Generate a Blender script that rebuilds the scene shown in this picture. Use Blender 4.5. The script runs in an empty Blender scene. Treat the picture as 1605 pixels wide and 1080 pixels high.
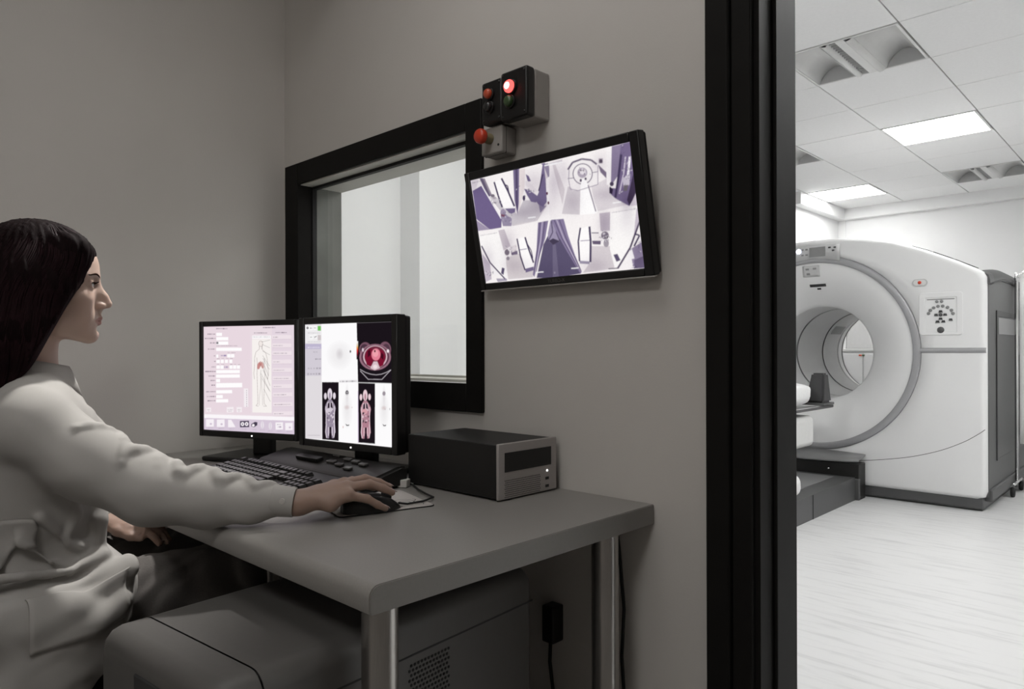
import bpy, bmesh, math, random
import numpy as np
from mathutils import Vector, Matrix
random.seed(7)
S = bpy.context.scene
COL = S.collection
PI = math.pi

# ------------------------------------------------------------------ camera
cam = bpy.data.cameras.new('camera')
cam_o = bpy.data.objects.new('camera', cam)
COL.objects.link(cam_o)
CAM_H = 1.045
yaw, roll = math.radians(43.634), math.radians(-0.1776)
_r0 = Vector((math.cos(yaw), math.sin(yaw), 0)); _u0 = Vector((0, 0, 1))
_F = Vector((-math.sin(yaw), math.cos(yaw), 0))
_r = _r0 * math.cos(roll) + _u0 * math.sin(roll)
_u = _u0 * math.cos(roll) - _r0 * math.sin(roll)
m3 = Matrix((_r, _u, -_F)).transposed()
cam_o.matrix_world = Matrix.Translation((0, 0, CAM_H)) @ m3.to_4x4()
cam.sensor_width = 36.0
cam.lens = 36.0 * 1114.9 / 1605.0
cam.shift_y = 9.0 / 1605.0
cam.clip_start = 0.02
S.camera = cam_o
# ------------------------------------------------------------------ world, exposure
w = bpy.data.worlds.new('world'); S.world = w
w.use_nodes = True
w.node_tree.nodes['Background'].inputs[0].default_value = (0.5, 0.5, 0.5, 1)
w.node_tree.nodes['Background'].inputs[1].default_value = 0.0
S.view_settings.view_transform = 'Standard'
S.view_settings.look = 'None'
S.view_settings.exposure = 0.0
S.view_settings.gamma = 1.0
S.view_settings.use_curve_mapping = False
PANEL_SCAN = 18.5        # emission of the lit ceiling panels of the scanner room
ADDED_PANEL_DESK = 4.8        # emission of the unseen panel added over the desk
ADDED_PANEL_BACK = 16.0        # emission of the unseen fill panel added behind the camera
ADDED_KEY_WATTS = 120.0      # pendant put in as unseen key light on the woman
SCREEN = 1.0           # emission of the monitors' white

# ------------------------------------------------------------------ materials
def mat(name, color, rough=0.5, metal=0.0, noise=0.0, scale=40.0, bump=0.0, spec=0.5, coat=0.0, stretch=None, sss=0.0, bscale=None):
    m = bpy.data.materials.new(name); m.use_nodes = True
    nt = m.node_tree; b = nt.nodes['Principled BSDF']
    b.inputs['Base Color'].default_value = (*color, 1)
    b.inputs['Roughness'].default_value = rough
    b.inputs['Metallic'].default_value = metal
    b.inputs['Specular IOR Level'].default_value = spec
    b.inputs['Coat Weight'].default_value = coat
    if sss:
        b.inputs['Subsurface Weight'].default_value = sss
        b.inputs['Subsurface Radius'].default_value = (0.01, 0.004, 0.002)
        b.inputs['Subsurface Scale'].default_value = 0.6
    if noise or bump:
        tc = nt.nodes.new('ShaderNodeTexCoord'); mp = nt.nodes.new('ShaderNodeMapping')
        nt.links.new(tc.outputs['Object'], mp.inputs[0])
        if stretch: mp.inputs['Scale'].default_value = stretch
        n = nt.nodes.new('ShaderNodeTexNoise'); n.inputs['Scale'].default_value = scale; n.inputs['Detail'].default_value = 5
        nt.links.new(mp.outputs[0], n.inputs['Vector'])
        if noise:
            r = nt.nodes.new('ShaderNodeMapRange')
            r.inputs['To Min'].default_value = 1 - noise; r.inputs['To Max'].default_value = 1 + noise
            r.inputs['From Min'].default_value = 0.25; r.inputs['From Max'].default_value = 0.75
            nt.links.new(n.outputs[0], r.inputs['Value'])
            mx = nt.nodes.new('ShaderNodeVectorMath'); mx.operation = 'SCALE'
            mx.inputs[0].default_value = color
            nt.links.new(r.outputs[0], mx.inputs['Scale'])
            nt.links.new(mx.outputs[0], b.inputs['Base Color'])
        if bump:
            n2 = n
            if bscale:
                n2 = nt.nodes.new('ShaderNodeTexNoise'); n2.inputs['Scale'].default_value = bscale; n2.inputs['Detail'].default_value = 3
                nt.links.new(mp.outputs[0], n2.inputs['Vector'])
            bp = nt.nodes.new('ShaderNodeBump'); bp.inputs['Strength'].default_value = bump; bp.inputs['Distance'].default_value = 0.002
            nt.links.new(n2.outputs[0], bp.inputs['Height']); nt.links.new(bp.outputs[0], b.inputs['Normal'])
    return m

def emis(name, color, strength):
    m = bpy.data.materials.new(name); m.use_nodes = True
    nt = m.node_tree; nt.nodes.remove(nt.nodes['Principled BSDF'])
    e = nt.nodes.new('ShaderNodeEmission'); e.inputs[0].default_value = (*color, 1); e.inputs[1].default_value = strength
    nt.links.new(e.outputs[0], nt.nodes['Material Output'].inputs[0])
    return m

def attr_emis(name, attr, strength):
    m = emis(name, (1, 1, 1), strength); nt = m.node_tree
    a = nt.nodes.new('ShaderNodeAttribute'); a.attribute_name = attr
    e = [n for n in nt.nodes if n.type == 'EMISSION'][0]
    nt.links.new(a.outputs['Color'], e.inputs[0])
    return m

def glassmat(name, tint, refl=0.08):
    m = bpy.data.materials.new(name); m.use_nodes = True
    nt = m.node_tree; nt.nodes.remove(nt.nodes['Principled BSDF'])
    t = nt.nodes.new('ShaderNodeBsdfTransparent'); t.inputs[0].default_value = (*tint, 1)
    g = nt.nodes.new('ShaderNodeBsdfGlossy'); g.inputs['Roughness'].default_value = 0.02
    lw = nt.nodes.new('ShaderNodeLayerWeight'); lw.inputs[0].default_value = 0.5
    pw = nt.nodes.new('ShaderNodeMath'); pw.operation = 'POWER'; pw.inputs[1].default_value = 4.0
    ma = nt.nodes.new('ShaderNodeMath'); ma.operation = 'MULTIPLY_ADD'; ma.inputs[1].default_value = 0.5; ma.inputs[2].default_value = refl * 0.4
    nt.links.new(lw.outputs['Facing'], pw.inputs[0]); nt.links.new(pw.outputs[0], ma.inputs[0])
    mx = nt.nodes.new('ShaderNodeMixShader')
    nt.links.new(ma.outputs[0], mx.inputs[0]); nt.links.new(t.outputs[0], mx.inputs[1]); nt.links.new(g.outputs[0], mx.inputs[2])
    nt.links.new(mx.outputs[0], nt.nodes['Material Output'].inputs[0])
    return m

M = {}
M['wall'] = mat('control_wall_paint', (0.60, 0.572, 0.541), 0.62, noise=0.03, scale=3, bump=0.10, bscale=260)
M['ctrl_ceiling'] = mat('control_ceiling_paint', (0.55, 0.53, 0.50), 0.8, noise=0.02, scale=5)
M['ctrl_floor'] = mat('control_floor_vinyl', (0.20, 0.19, 0.18), 0.4, noise=0.1, scale=8)
M['scan_wall'] = mat('scanner_wall_paint', (0.84, 0.84, 0.84), 0.7, noise=0.015, scale=3)
M['plaster'] = mat('reveal_plaster', (0.55, 0.54, 0.50), 0.7, noise=0.05, scale=9)
M['reveal_dark'] = mat('reveal_grey_green', (0.16, 0.165, 0.15), 0.45, noise=0.25, scale=7)  # left reveal, coloured darker than the plaster head
M['tile'] = mat('ceiling_tile_board', (0.88, 0.88, 0.88), 0.85, noise=0.02, scale=60, bump=0.1)
M['grid'] = mat('ceiling_grid_grey', (0.33, 0.33, 0.33), 0.7, noise=0.02)  # grey of the bars behind the open tile joints
M['frame'] = mat('black_lacquered_frame', (0.0135, 0.0127, 0.0118), 0.5, noise=0.1, scale=20, spec=0.06)
M['blackplastic'] = mat('black_plastic', (0.009, 0.0085, 0.0085), 0.38, noise=0.1, scale=80, bump=0.05, spec=0.4)
M['blackmetal'] = mat('black_sheet_metal', (0.012, 0.0115, 0.011), 0.5, noise=0.08, scale=120, bump=0.1, spec=0.35)
M['rubber'] = mat('black_rubber', (0.008, 0.008, 0.008), 0.7, noise=0.1)
M['desk'] = mat('desk_laminate', (0.27, 0.258, 0.242), 0.42, noise=0.05, scale=300, spec=0.4)
M['deskedge'] = mat('desk_edge_band', (0.225, 0.213, 0.202), 0.45, noise=0.03, scale=200)
M['steel'] = mat('brushed_steel', (0.46, 0.44, 0.42), 0.27, 0.95, noise=0.1, scale=60, stretch=(30, 30, 0.4), bump=0.04)
M['chrome'] = mat('chrome', (0.7, 0.7, 0.7), 0.12, 1.0, noise=0.03)
M['alu'] = mat('brushed_aluminium_face', (0.40, 0.375, 0.365), 0.42, 0.25, noise=0.06, scale=60, stretch=(1, 1, 30))
M['beige'] = mat('beige_plastic_case', (0.10, 0.095, 0.09), 0.5, noise=0.03, scale=90, bump=0.06)
M['seam'] = mat('dark_joint', (0.03, 0.03, 0.03), 0.7, noise=0.05)
M['keytop'] = mat('keyboard_key_plastic', (0.013, 0.0125, 0.012), 0.32, noise=0.1, scale=200, spec=0.55)
M['kbbody'] = mat('keyboard_body_plastic', (0.020, 0.019, 0.018), 0.42, noise=0.08, scale=90, spec=0.3)
M['buttongrey'] = mat('console_button_grey', (0.07, 0.068, 0.065), 0.3, noise=0.05)
M['padprint'] = mat('mouse_pad_cloth', (0.45, 0.42, 0.40), 0.8, noise=0.06, scale=300, bump=0.1)
M['ink'] = mat('dark_print', (0.02, 0.02, 0.02), 0.8, noise=0.02)
M['paper'] = mat('paper', (0.62, 0.60, 0.57), 0.8, noise=0.02)
M['red'] = mat('red_plastic', (0.62, 0.055, 0.022), 0.35, noise=0.04)
M['orange'] = mat('orange_red_lens', (0.55, 0.09, 0.04), 0.3, noise=0.04)
M['green'] = mat('green_lens', (0.05, 0.09, 0.035), 0.3, noise=0.04)
M['darklens'] = mat('dark_lens', (0.025, 0.025, 0.025), 0.25, noise=0.04)
M['yellow'] = mat('yellowish_collar', (0.25, 0.21, 0.12), 0.5, noise=0.04)
M['boxgrey'] = mat('grey_abs_box', (0.36, 0.34, 0.32), 0.5, noise=0.03)
M['redglow'] = emis('red_lamp_glow', (1.0, 0.10, 0.09), 2.2)
M['redcore'] = emis('red_lamp_core', (1.0, 0.55, 0.48), 4.0)
M['led'] = emis('white_led', (1.0, 0.97, 0.95), 2.5)
M['blueled'] = emis('blue_white_led', (0.75, 0.75, 1.0), 14.0)
M['gantry'] = mat('scanner_white_shell', (0.76, 0.76, 0.76), 0.33, noise=0.01, scale=5, spec=0.45)
M['gantry2'] = mat('scanner_bore_white', (0.77, 0.77, 0.77), 0.4, noise=0.01, scale=5, spec=0.4)
M['silver'] = mat('silver_trim', (0.36, 0.36, 0.37), 0.35, 0.35, noise=0.02)
M['charcoal'] = mat('charcoal_panel', (0.075, 0.075, 0.076), 0.45, noise=0.05, scale=30)
M['charcoal2'] = mat('dark_charcoal_panel', (0.035, 0.035, 0.036), 0.45, noise=0.05, scale=30)
M['midgrey'] = mat('mid_grey_panel', (0.24, 0.24, 0.24), 0.4, noise=0.03)
M['palegrey'] = mat('pale_grey_panel', (0.52, 0.52, 0.52), 0.4, noise=0.03)
M['scanfloor'] = None
M['panel'] = emis('lit_ceiling_panel', (1.0, 1.0, 0.985), PANEL_SCAN)
M['added_panel_desk'] = emis('added_desk_panel_glow', (1.0, 0.98, 0.955), ADDED_PANEL_DESK)
M['added_panel_back'] = emis('added_fill_panel_glow', (1.0, 0.98, 0.955), ADDED_PANEL_BACK)
M['fixture'] = mat('white_enamel', (0.70, 0.70, 0.69), 0.4, noise=0.02)
M['fixture_shade'] = mat('louver_metal', (0.50, 0.50, 0.50), 0.35, noise=0.02)
M['linen'] = mat('white_linen', (0.75, 0.75, 0.75), 0.9, noise=0.04, scale=60, bump=0.3)
M['cloth'] = mat('white_coat_cotton', (0.385, 0.370, 0.351), 0.85, noise=0.03, scale=700, bump=0.04, stretch=(1, 1, 2))
M['trouser'] = mat('dark_trouser_cloth', (0.11, 0.10, 0.094), 0.9, noise=0.12, scale=300, bump=0.15)
M['chairfab'] = mat('black_chair_fabric', (0.012, 0.012, 0.012), 0.95, noise=0.2, scale=400, bump=0.2)
M['button'] = mat('coat_button', (0.55, 0.53, 0.50), 0.3, noise=0.02)
M['glass'] = glassmat('observation_glass', (0.96, 0.965, 0.955))

def floor_vinyl():
    m = bpy.data.materials.new('scanner_floor_vinyl'); m.use_nodes = True
    nt = m.node_tree; b = nt.nodes['Principled BSDF']; b.inputs['Roughness'].default_value = 0.36
    tc = nt.nodes.new('ShaderNodeTexCoord'); mp = nt.nodes.new('ShaderNodeMapping')
    mp.inputs['Scale'].default_value = (0.9, 9, 1)
    nt.links.new(tc.outputs['Object'], mp.inputs[0])
    n = nt.nodes.new('ShaderNodeTexNoise'); n.inputs['Scale'].default_value = 3.2; n.inputs['Detail'].default_value = 7; n.inputs['Roughness'].default_value = 0.62
    nt.links.new(mp.outputs[0], n.inputs['Vector'])
    cr = nt.nodes.new('ShaderNodeValToRGB')
    cr.color_ramp.elements[0].position = 0.28; cr.color_ramp.elements[0].color = (0.53, 0.53, 0.53, 1)
    cr.color_ramp.elements[1].position = 0.5; cr.color_ramp.elements[1].color = (0.68, 0.68, 0.68, 1)
    nt.links.new(n.outputs[0], cr.inputs[0]); nt.links.new(cr.outputs[0], b.inputs['Base Color'])
    return m
M['scanfloor'] = floor_vinyl()

# ------------------------------------------------------------------ building helpers
def empty(name, label=None, cat=None, loc=(0, 0, 0), rz=0.0, group=None, kind=None, rot=None):
    o = bpy.data.objects.new(name, None); COL.objects.link(o)
    o.location = loc; o.rotation_euler = rot if rot else (0, 0, rz)
    o.empty_display_size = 0.05
    tag(o, label, cat, group, kind)
    return o

def tag(o, label=None, cat=None, group=None, kind=None):
    if label: o['label'] = label
    if cat: o['category'] = cat
    if group: o['group'] = group
    if kind: o['kind'] = kind
    return o

class MB:
    """collects shapes in one bmesh"""
    def __init__(self): self.bm = bmesh.new()
    def _add(self, verts, faces, smooth=False):
        vs = [self.bm.verts.new(v) for v in verts]
        out = []
        for f in faces:
            try:
                q = self.bm.faces.new([vs[i] for i in f]); q.smooth = smooth; out.append(q)
            except ValueError: pass
        return vs, out
    def box(self, lo, hi, bev=0.0, seg=2, mtx=None):
        x0, y0, z0 = lo; x1, y1, z1 = hi
        v = [(x0,y0,z0),(x1,y0,z0),(x1,y1,z0),(x0,y1,z0),(x0,y0,z1),(x1,y0,z1),(x1,y1,z1),(x0,y1,z1)]
        f = [(0,3,2,1),(4,5,6,7),(0,1,5,4),(1,2,6,5),(2,3,7,6),(3,0,4,7)]
        vs, fs = self._add(v, f)
        if mtx is not None:
            for q in vs: q.co = mtx @ q.co
        if bev > 0:
            es = list({e for q in fs for e in q.edges})
            r = bmesh.ops.bevel(self.bm, geom=es, offset=bev, segments=seg, affect='EDGES', profile=0.5, clamp_overlap=True)
            for q in r['faces']: q.smooth = True
        return self
    def tube(self, pts, rad, n=12, cap=True, smooth=True):
        pts = [Vector(p) for p in pts]
        rs = rad if isinstance(rad, (list, tuple)) else [rad] * len(pts)
        rings = []; up = None
        for i, p in enumerate(pts):
            a = pts[max(i-1, 0)]; b = pts[min(i+1, len(pts)-1)]
            t = (b - a).normalized()
            if up is None:
                up = Vector((0, 0, 1)) if abs(t.z) < 0.9 else Vector((1, 0, 0))
            x = up.cross(t)
            if x.length < 1e-6: x = Vector((0, 1, 0)).cross(t)
            x.normalize(); y = t.cross(x).normalized(); up = y
            rings.append([self.bm.verts.new(p + (x*math.cos(2*PI*k/n) + y*math.sin(2*PI*k/n)) * rs[i]) for k in range(n)])
        for i in range(len(rings)-1):
            for k in range(n):
                q = self.bm.faces.new((rings[i][k], rings[i][(k+1)%n], rings[i+1][(k+1)%n], rings[i+1][k])); q.smooth = smooth
        if cap:
            self.bm.faces.new(list(reversed(rings[0]))); self.bm.faces.new(rings[-1])
        return self
    def prism(self, poly, axis, a, b, smooth=False):
        """poly in the two other axes (cyclic order), extruded along axis from a to b"""
        def P(u, v, w):
            return {'x': (w, u, v), 'y': (u, w, v), 'z': (u, v, w)}[axis]
        n = len(poly)
        vs = [P(u, v, a) for u, v in poly] + [P(u, v, b) for u, v in poly]
        fs = [tuple(range(n)), tuple(range(2*n-1, n-1, -1))] + [((i+1)%n, i, n+i, n+(i+1)%n) for i in range(n)]
        _, out = self._add(vs, fs)
        if smooth:
            for q in out[2:]: q.smooth = True
        bmesh.ops.recalc_face_normals(self.bm, faces=out)
        return self
    def lathe(self, prof, c, axis='z', n=24, smooth=True):
        """prof = [(radius, height along axis)]"""
        def P(r, h, t):
            u, v = r*math.cos(t), r*math.sin(t)
            d = {'z': (u, v, h), 'y': (u, h, v), 'x': (h, u, v)}[axis]
            return (c[0]+d[0], c[1]+d[1], c[2]+d[2])
        rings = []
        for r, h in prof:
            rings.append([self.bm.verts.new(P(r, h, 2*PI*k/n)) for k in range(n)] if r > 1e-6 else [self.bm.verts.new(P(0, h, 0))])
        out = []
        for i in range(len(rings)-1):
            A, B = rings[i], rings[i+1]
            for k in range(n):
                k2 = (k+1) % n
                if len(A) == 1 and len(B) == 1: continue
                if len(A) == 1: q = self.bm.faces.new((A[0], B[k2], B[k]))
                elif len(B) == 1: q = self.bm.faces.new((A[k], A[k2], B[0]))
                else: q = self.bm.faces.new((A[k], A[k2], B[k2], B[k]))
                q.smooth = smooth; out.append(q)
        bmesh.ops.recalc_face_normals(self.bm, faces=out)
        return self
    def grid(self, P, closed_u=False, closed_v=False, smooth=True, flip=False):
        """P[i][j] points"""
        V = [[self.bm.verts.new(p) for p in row] for row in P]
        nu, nv = len(V), len(V[0])
        for i in range(nu if closed_u else nu-1):
            for j in range(nv if closed_v else nv-1):
                i2, j2 = (i+1) % nu, (j+1) % nv
                q = (V[i][j], V[i2][j], V[i2][j2], V[i][j2])
                if flip: q = q[::-1]
                try:
                    f = self.bm.faces.new(q); f.smooth = smooth
                except ValueError: pass
        return self
    def build(self, name, material, parent=None, world=False, label=None, cat=None, group=None, kind=None, solid=0.0, sharp=None):
        me = bpy.data.meshes.new(name)
        if world and parent is not None:
            p = Vector(parent.location) if parent.parent is None else Vector(parent.parent.location)
            bmesh.ops.translate(self.bm, verts=self.bm.verts, vec=-p)
        if solid:
            pass
        self.bm.normal_update()
        self.bm.to_mesh(me); self.bm.free()
        o = bpy.data.objects.new(name, me); COL.objects.link(o)
        if material is not None: me.materials.append(material)
        if parent is not None: o.parent = parent
        if solid:
            md = o.modifiers.new('thickness', 'SOLIDIFY'); md.thickness = solid; md.offset = 0
        if sharp: me.set_sharp_from_angle(angle=math.radians(sharp))
        tag(o, label, cat, group, kind)
        return o

def np_mesh(name, V, F, material, parent=None, smooth=True, base=None):
    V = np.asarray(V, np.float64)
    if base is not None: V = V - np.array(base)
    me = bpy.data.meshes.new(name)
    F = np.asarray(F, np.int32)
    me.vertices.add(len(V)); me.vertices.foreach_set('co', V.astype(np.float32).ravel())
    n, k = F.shape
    me.loops.add(n*k); me.loops.foreach_set('vertex_index', F.ravel())
    me.polygons.add(n); me.polygons.foreach_set('loop_start', np.arange(0, n*k, k, dtype=np.int32))
    me.polygons.foreach_set('use_smooth', np.full(n, smooth, bool))
    me.update(calc_edges=True); me.validate()
    if material is not None: me.materials.append(material)
    o = bpy.data.objects.new(name, me); COL.objects.link(o)
    if parent is not None: o.parent = parent
    return o

def copy_obj(o, parent=None, loc=None):
    c = o.copy(); COL.objects.link(c)
    if parent is not None: c.parent = parent
    if loc is not None: c.location = loc
    return c

def copy_tree(root, loc, label=None, group=None):
    r = copy_obj(root, loc=loc)
    if label: r['label'] = label
    if group: r['group'] = group
    for ch in list(root.children):
        c = copy_obj(ch, r)
        for g in list(ch.children): copy_obj(g, c)
    return r
# ------------------------------------------------------------------ room shell
D, D2 = 1.251, 1.415                 # the two faces of the wall with the window and the door
SL = -2.287                          # left wall of the control room
CH = 2.62
def struct(name, mb, m, parent=None, **k):
    o = mb.build(name, m, parent, **k)
    if parent is None: o['kind'] = 'structure'
    return o
WX0, WX1, WZ0, WZ1 = -2.183, -1.344, 0.958, 1.609
DX0, DX1, DZ1 = -0.580, 0.42, 2.12
def pierced(y0, y1, x0, x1, mtl, name):
    b = MB()
    b.box((x0, y0, 0), (WX0, y1, CH)); b.box((WX0, y0, 0), (WX1, y1, WZ0)); b.box((WX0, y0, WZ1), (WX1, y1, CH))
    b.box((WX1, y0, 0), (DX0, y1, CH)); b.box((DX0, y0, DZ1), (DX1, y1, CH)); b.box((DX1, y0, 0), (x1, y1, CH))
    return struct(name, b, mtl)
pierced(D, D + 0.03, SL - 0.1, 1.6, M['wall'], 'wall_front')
pierced(D + 0.03, D2, -3.4, 2.6, M['scan_wall'], 'wall_front')
struct('wall_left', MB().box((SL - 0.1, -2.2, 0), (SL, D, CH)), M['wall'])
struct('wall_back', MB().box((SL, -2.2, 0), (1.5, -2.1, CH)), M['wall'])
struct('wall_right', MB().box((1.5, -2.2, 0), (1.6, D, CH)), M['wall'])
struct('floor', MB().box((SL, -2.1, -0.05), (1.5, D, 0)), M['ctrl_floor'])
struct('ceiling', MB().box((SL - 0.1, -2.2, CH), (1.6, D + 0.03, CH + 0.05)), M['ctrl_ceiling'])
struct('floor', MB().box((-3.3, D, -0.05), (2.5, 8.45, 0)), M['scanfloor'])
struct('wall_far', MB().box((-3.4, 8.45, 0), (2.6, 8.55, CH)), M['scan_wall'])
struct('wall_left', MB().box((-3.4, D2, 0), (-3.3, 8.45, CH)), M['scan_wall'])
struct('wall_right', MB().box((2.5, D2, 0), (2.6, 8.45, CH)), M['scan_wall'])
struct('wall_left', MB().box((-3.3, 7.12, 0), (-2.9, 8.45, CH)), M['scan_wall'])
struct('wall_left', MB().box((-3.3, 2.53, 0), (-3.126, 3.6, CH)), M['scan_wall'])
# bulkhead that runs round the top of the far corner
struct('trim_1', MB().box((-2.9, 8.36, 2.5), (2.5, 8.45, CH)), M['scan_wall'])
struct('trim_2', MB().box((-2.9, 7.12, 2.5), (-2.805, 8.36, CH)), M['scan_wall'])
struct('trim_3', MB().box((-2.9, 8.435, 0), (-2.82, 8.45, 2.5)), M['scan_wall'])
# suspended ceiling: slab above, board tiles with open joints below, luminaires in some cells
ceil_o = struct('ceiling', MB().box((-3.3, D2, CH + 0.10), (2.5, 8.45, CH + 0.15)), M['scan_wall'])
gridx = [-3.3] + [-1.015 + 0.595 * k for k in range(-3, 6)] + [2.5]
gridy = [D2] + [5.51 + 0.58 * k for k in range(-7, 6)] + [8.45]
lit = {(1, 11), (3, 8), (5, 3), (2, 2), (6, 8), (5, 5), (8, 6)}
louv = {(3, 5), (3, 11), (1, 8), (6, 6)}
bars = MB()
for x in gridx[1:-1]: bars.box((x - 0.010, D2, CH + 0.012), (x + 0.010, 8.36, CH + 0.05))
for y in gridy[1:-1]: bars.box((-3.3, y - 0.010, CH + 0.010), (2.5, y + 0.010, CH + 0.05))
bars.build('grid_bars', M['grid'], ceil_o)
tile_cache = {}
GAP = 0.0028
for i in range(len(gridx) - 1):
    for j in range(len(gridy) - 1):
        if (i, j) in lit or (i, j) in louv: continue
        wx, wy = gridx[i+1] - gridx[i], gridy[j+1] - gridy[j]
        if wy < 0.1: continue
        key = (round(wx, 3), round(wy, 3))
        if key not in tile_cache:
            t = MB().box((GAP, GAP, 0), (wx - GAP, wy - GAP, 0.012), bev=0.0025, seg=1).build('tile', M['tile'], ceil_o)
            tile_cache[key] = t
        else:
            t = copy_obj(tile_cache[key], ceil_o)
        t.location = (gridx[i], gridy[j], CH + random.uniform(-0.0008, 0.0012))

def at_cell(i, j): return (gridx[i] + gridx[i+1]) / 2, (gridy[j] + gridy[j+1]) / 2
lit_labels = {(3, 8): 'bright square lit ceiling panel nearest the door, above the scanner', (1, 11): 'bright lit ceiling panel in the far corner beside the bulkhead', (5, 3): 'lit ceiling panel just inside the doorway', (2, 2): 'lit ceiling panel close behind the observation window', (6, 8): 'lit ceiling panel right of the one above the scanner', (5, 5): 'lit ceiling panel between the doorway and the scanner', (8, 6): 'lit ceiling panel nearest the right wall of the scanner room'}
for (i, j) in sorted(lit):
    cx, cy = at_cell(i, j); hx, hy = (gridx[i+1] - gridx[i]) / 2 - 0.004, (gridy[j+1] - gridy[j]) / 2 - 0.004
    r = empty('ceiling_panel_light', lit_labels.get((i, j), 'lit white ceiling panel light outside the view of the doorway'), 'ceiling light', (cx, cy, CH), group='lit ceiling panels')
    fr = MB()
    for a in ((-hx, -hy, -hx + .014, hy), (hx - .014, -hy, hx, hy), (-hx + .014, -hy, hx - .014, -hy + .014), (-hx + .014, hy - .014, hx - .014, hy)):
        fr.box((a[0], a[1], -0.004), (a[2], a[3], 0.02))
    fr.build('frame', M['fixture'], r)
    MB().box((-hx + .014, -hy + .014, 0.000), (hx - .014, hy - .014, 0.006)).build('diffuser', M['panel'], r)
louv_labels = {(3, 5): 'unlit recessed louver light with curved reflectors nearest the door', (3, 11): 'unlit recessed louver light at the far right of the ceiling', (1, 8): 'unlit recessed louver light half hidden by the door frame'}
def louver(cx, cy, hx, hy, label):
    r = empty('louver_light', label, 'ceiling light', (cx, cy, CH), group='recessed louver lights')
    fr = MB()
    for a in ((-hx, -hy, -hx + .012, hy), (hx - .012, -hy, hx, hy), (-hx + .012, -hy, hx - .012, -hy + .012), (-hx + .012, hy - .012, hx - .012, hy)):
        fr.box((a[0], a[1], -0.003), (a[2], a[3], 0.015))
    fr.build('frame', M['fixture'], r)
    n = 12
    for sg in (-1, 1):                       # concave side reflectors with arched ends
        x0, x1 = sg * (hx - 0.012), sg * 0.085
        arc = []
        for k in range(n + 1):
            t = k / n
            arc.append((x0 + (x1 - x0) * t, 0.085 * math.sin(PI * t) ** 0.75))
        P = [[(x, y, z) for y in (-hy + .012, hy - .012)] for x, z in arc]
        MB().grid(P, flip=sg > 0).build('reflector', M['fixture'], r, solid=0.003)
        for ye in (-hy + .0125, hy - .0125):
            e = MB(); e.prism([(x, z) for x, z in arc], 'y', ye - 0.002, ye + 0.002); e.build('reflector_end', M['fixture_shade'], r)
    # central basket: two convex rails and cross louvers between them
    for sg in (-1, 1):
        c = [(sg * (0.045 + 0.040 * math.sin(PI * t / 8)), 0.03 - 0.055 * math.sin(PI * (t + 1) / 10)) for t in range(9)]
        P = [[(x, y, z) for y in (-hy + .012, hy - .012)] for x, z in [(sg * 0.040, 0.05), (sg * 0.040, -0.004), (sg * 0.050, -0.014), (sg * 0.070, -0.010), (sg * 0.088, 0.010), (sg * 0.094, 0.045)]]
        MB().grid(P).build('basket_rail', M['fixture'], r, solid=0.003)
    first = None
    for k in range(17):
        y = -hy + 0.03 + (2 * hy - 0.06) * k / 16
        if first is None: first = MB().box((-0.040, -0.0020, -0.004), (-0.004, 0.0020, 0.030)).build('slat', M['fixture_shade'], r); first.location = (0, y, 0)
        else: copy_obj(first, r, (0, y, 0))
    MB().box((-0.004, -hy + .012, -0.004), (0.040, hy - .012, 0.0)).build('basket_plate', M['fixture'], r)
    MB().box((-0.040, -hy + .012, 0.031), (0.040, hy - .012, 0.034)).build('slot_darkening_sheet', M['charcoal'], r)  # dark sheet added so the slots between the slats look shaded
    MB().box((-hx + .012, -hy + .012, 0.088), (hx - .012, hy - .012, 0.094)).build('housing', M['fixture'], r)
for (i, j) in sorted(louv):
    cx, cy = at_cell(i, j)
    louver(cx, cy, (gridx[i+1] - gridx[i]) / 2 - .004, (gridy[j+1] - gridy[j]) / 2 - .004, louv_labels.get((i, j), 'unlit recessed louver light outside the view of the doorway'))
# two unseen panels added to the control room ceiling for fill light
for k, (px, py, mm, lb) in enumerate([(-1.0, 0.55, 'added_panel_desk', 'unseen ceiling panel added to light the desk and the woman'), (-0.2, -0.95, 'added_panel_back', 'unseen ceiling panel added as fill light behind the viewer')]):
    r = empty('added_fill_light', lb, 'ceiling light', (px, py, CH))
    MB().box((-0.32, -0.32, -0.03), (0.32, 0.32, -0.001)).build('housing', M['fixture'], r)
    MB().box((-0.30, -0.30, -0.034), (0.30, 0.30, -0.030)).build('diffuser', M[mm], r)

# pendant hung out of view, put in to light her face and coat
def pendant(x, y, z, aim):
    r = empty('added_key_light', 'unseen black spotlight on a rod, added to light the woman', 'added light', (x, y, CH - .001))
    d = (Vector(aim) - Vector((x, y, z))).normalized()
    b = MB(); b.lathe([(0, CH - .001), (.05, CH - .001), (.05, CH - .018), (0, CH - .02)], (x, y, 0), 'z', 20); b.build('canopy', M['blackmetal'], r, world=True)
    b = MB(); b.tube([(x, y, CH - .018), (x, y, z + .05)], .006, 10); b.build('rod', M['blackmetal'], r, world=True)
    c = Vector((x, y, z)); b = MB(); b.tube([c - d*.06, c - d*.055, c + d*.06], [.02, .030, .036], 20, cap=False); b.build('shade', M['blackmetal'], r, world=True)
    b = MB(); b.tube([c - d*.02, c + d*.0], .02, 16); b.build('bulb', M['led'], r, world=True)
    l = bpy.data.lights.new('spot', 'SPOT'); l.energy = ADDED_KEY_WATTS; l.spot_size = math.radians(42); l.spot_blend = .8; l.shadow_soft_size = .05; l.color = (1, .975, .94)
    lo = bpy.data.objects.new('spot', l); COL.objects.link(lo); lo.parent = r
    lo.location = c + d*.065 - Vector(r.location); lo.rotation_euler = d.to_track_quat('-Z', 'Y').to_euler()
pendant(-1.80, 1.08, 2.30, (-1.62, .40, 1.05))

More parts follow.
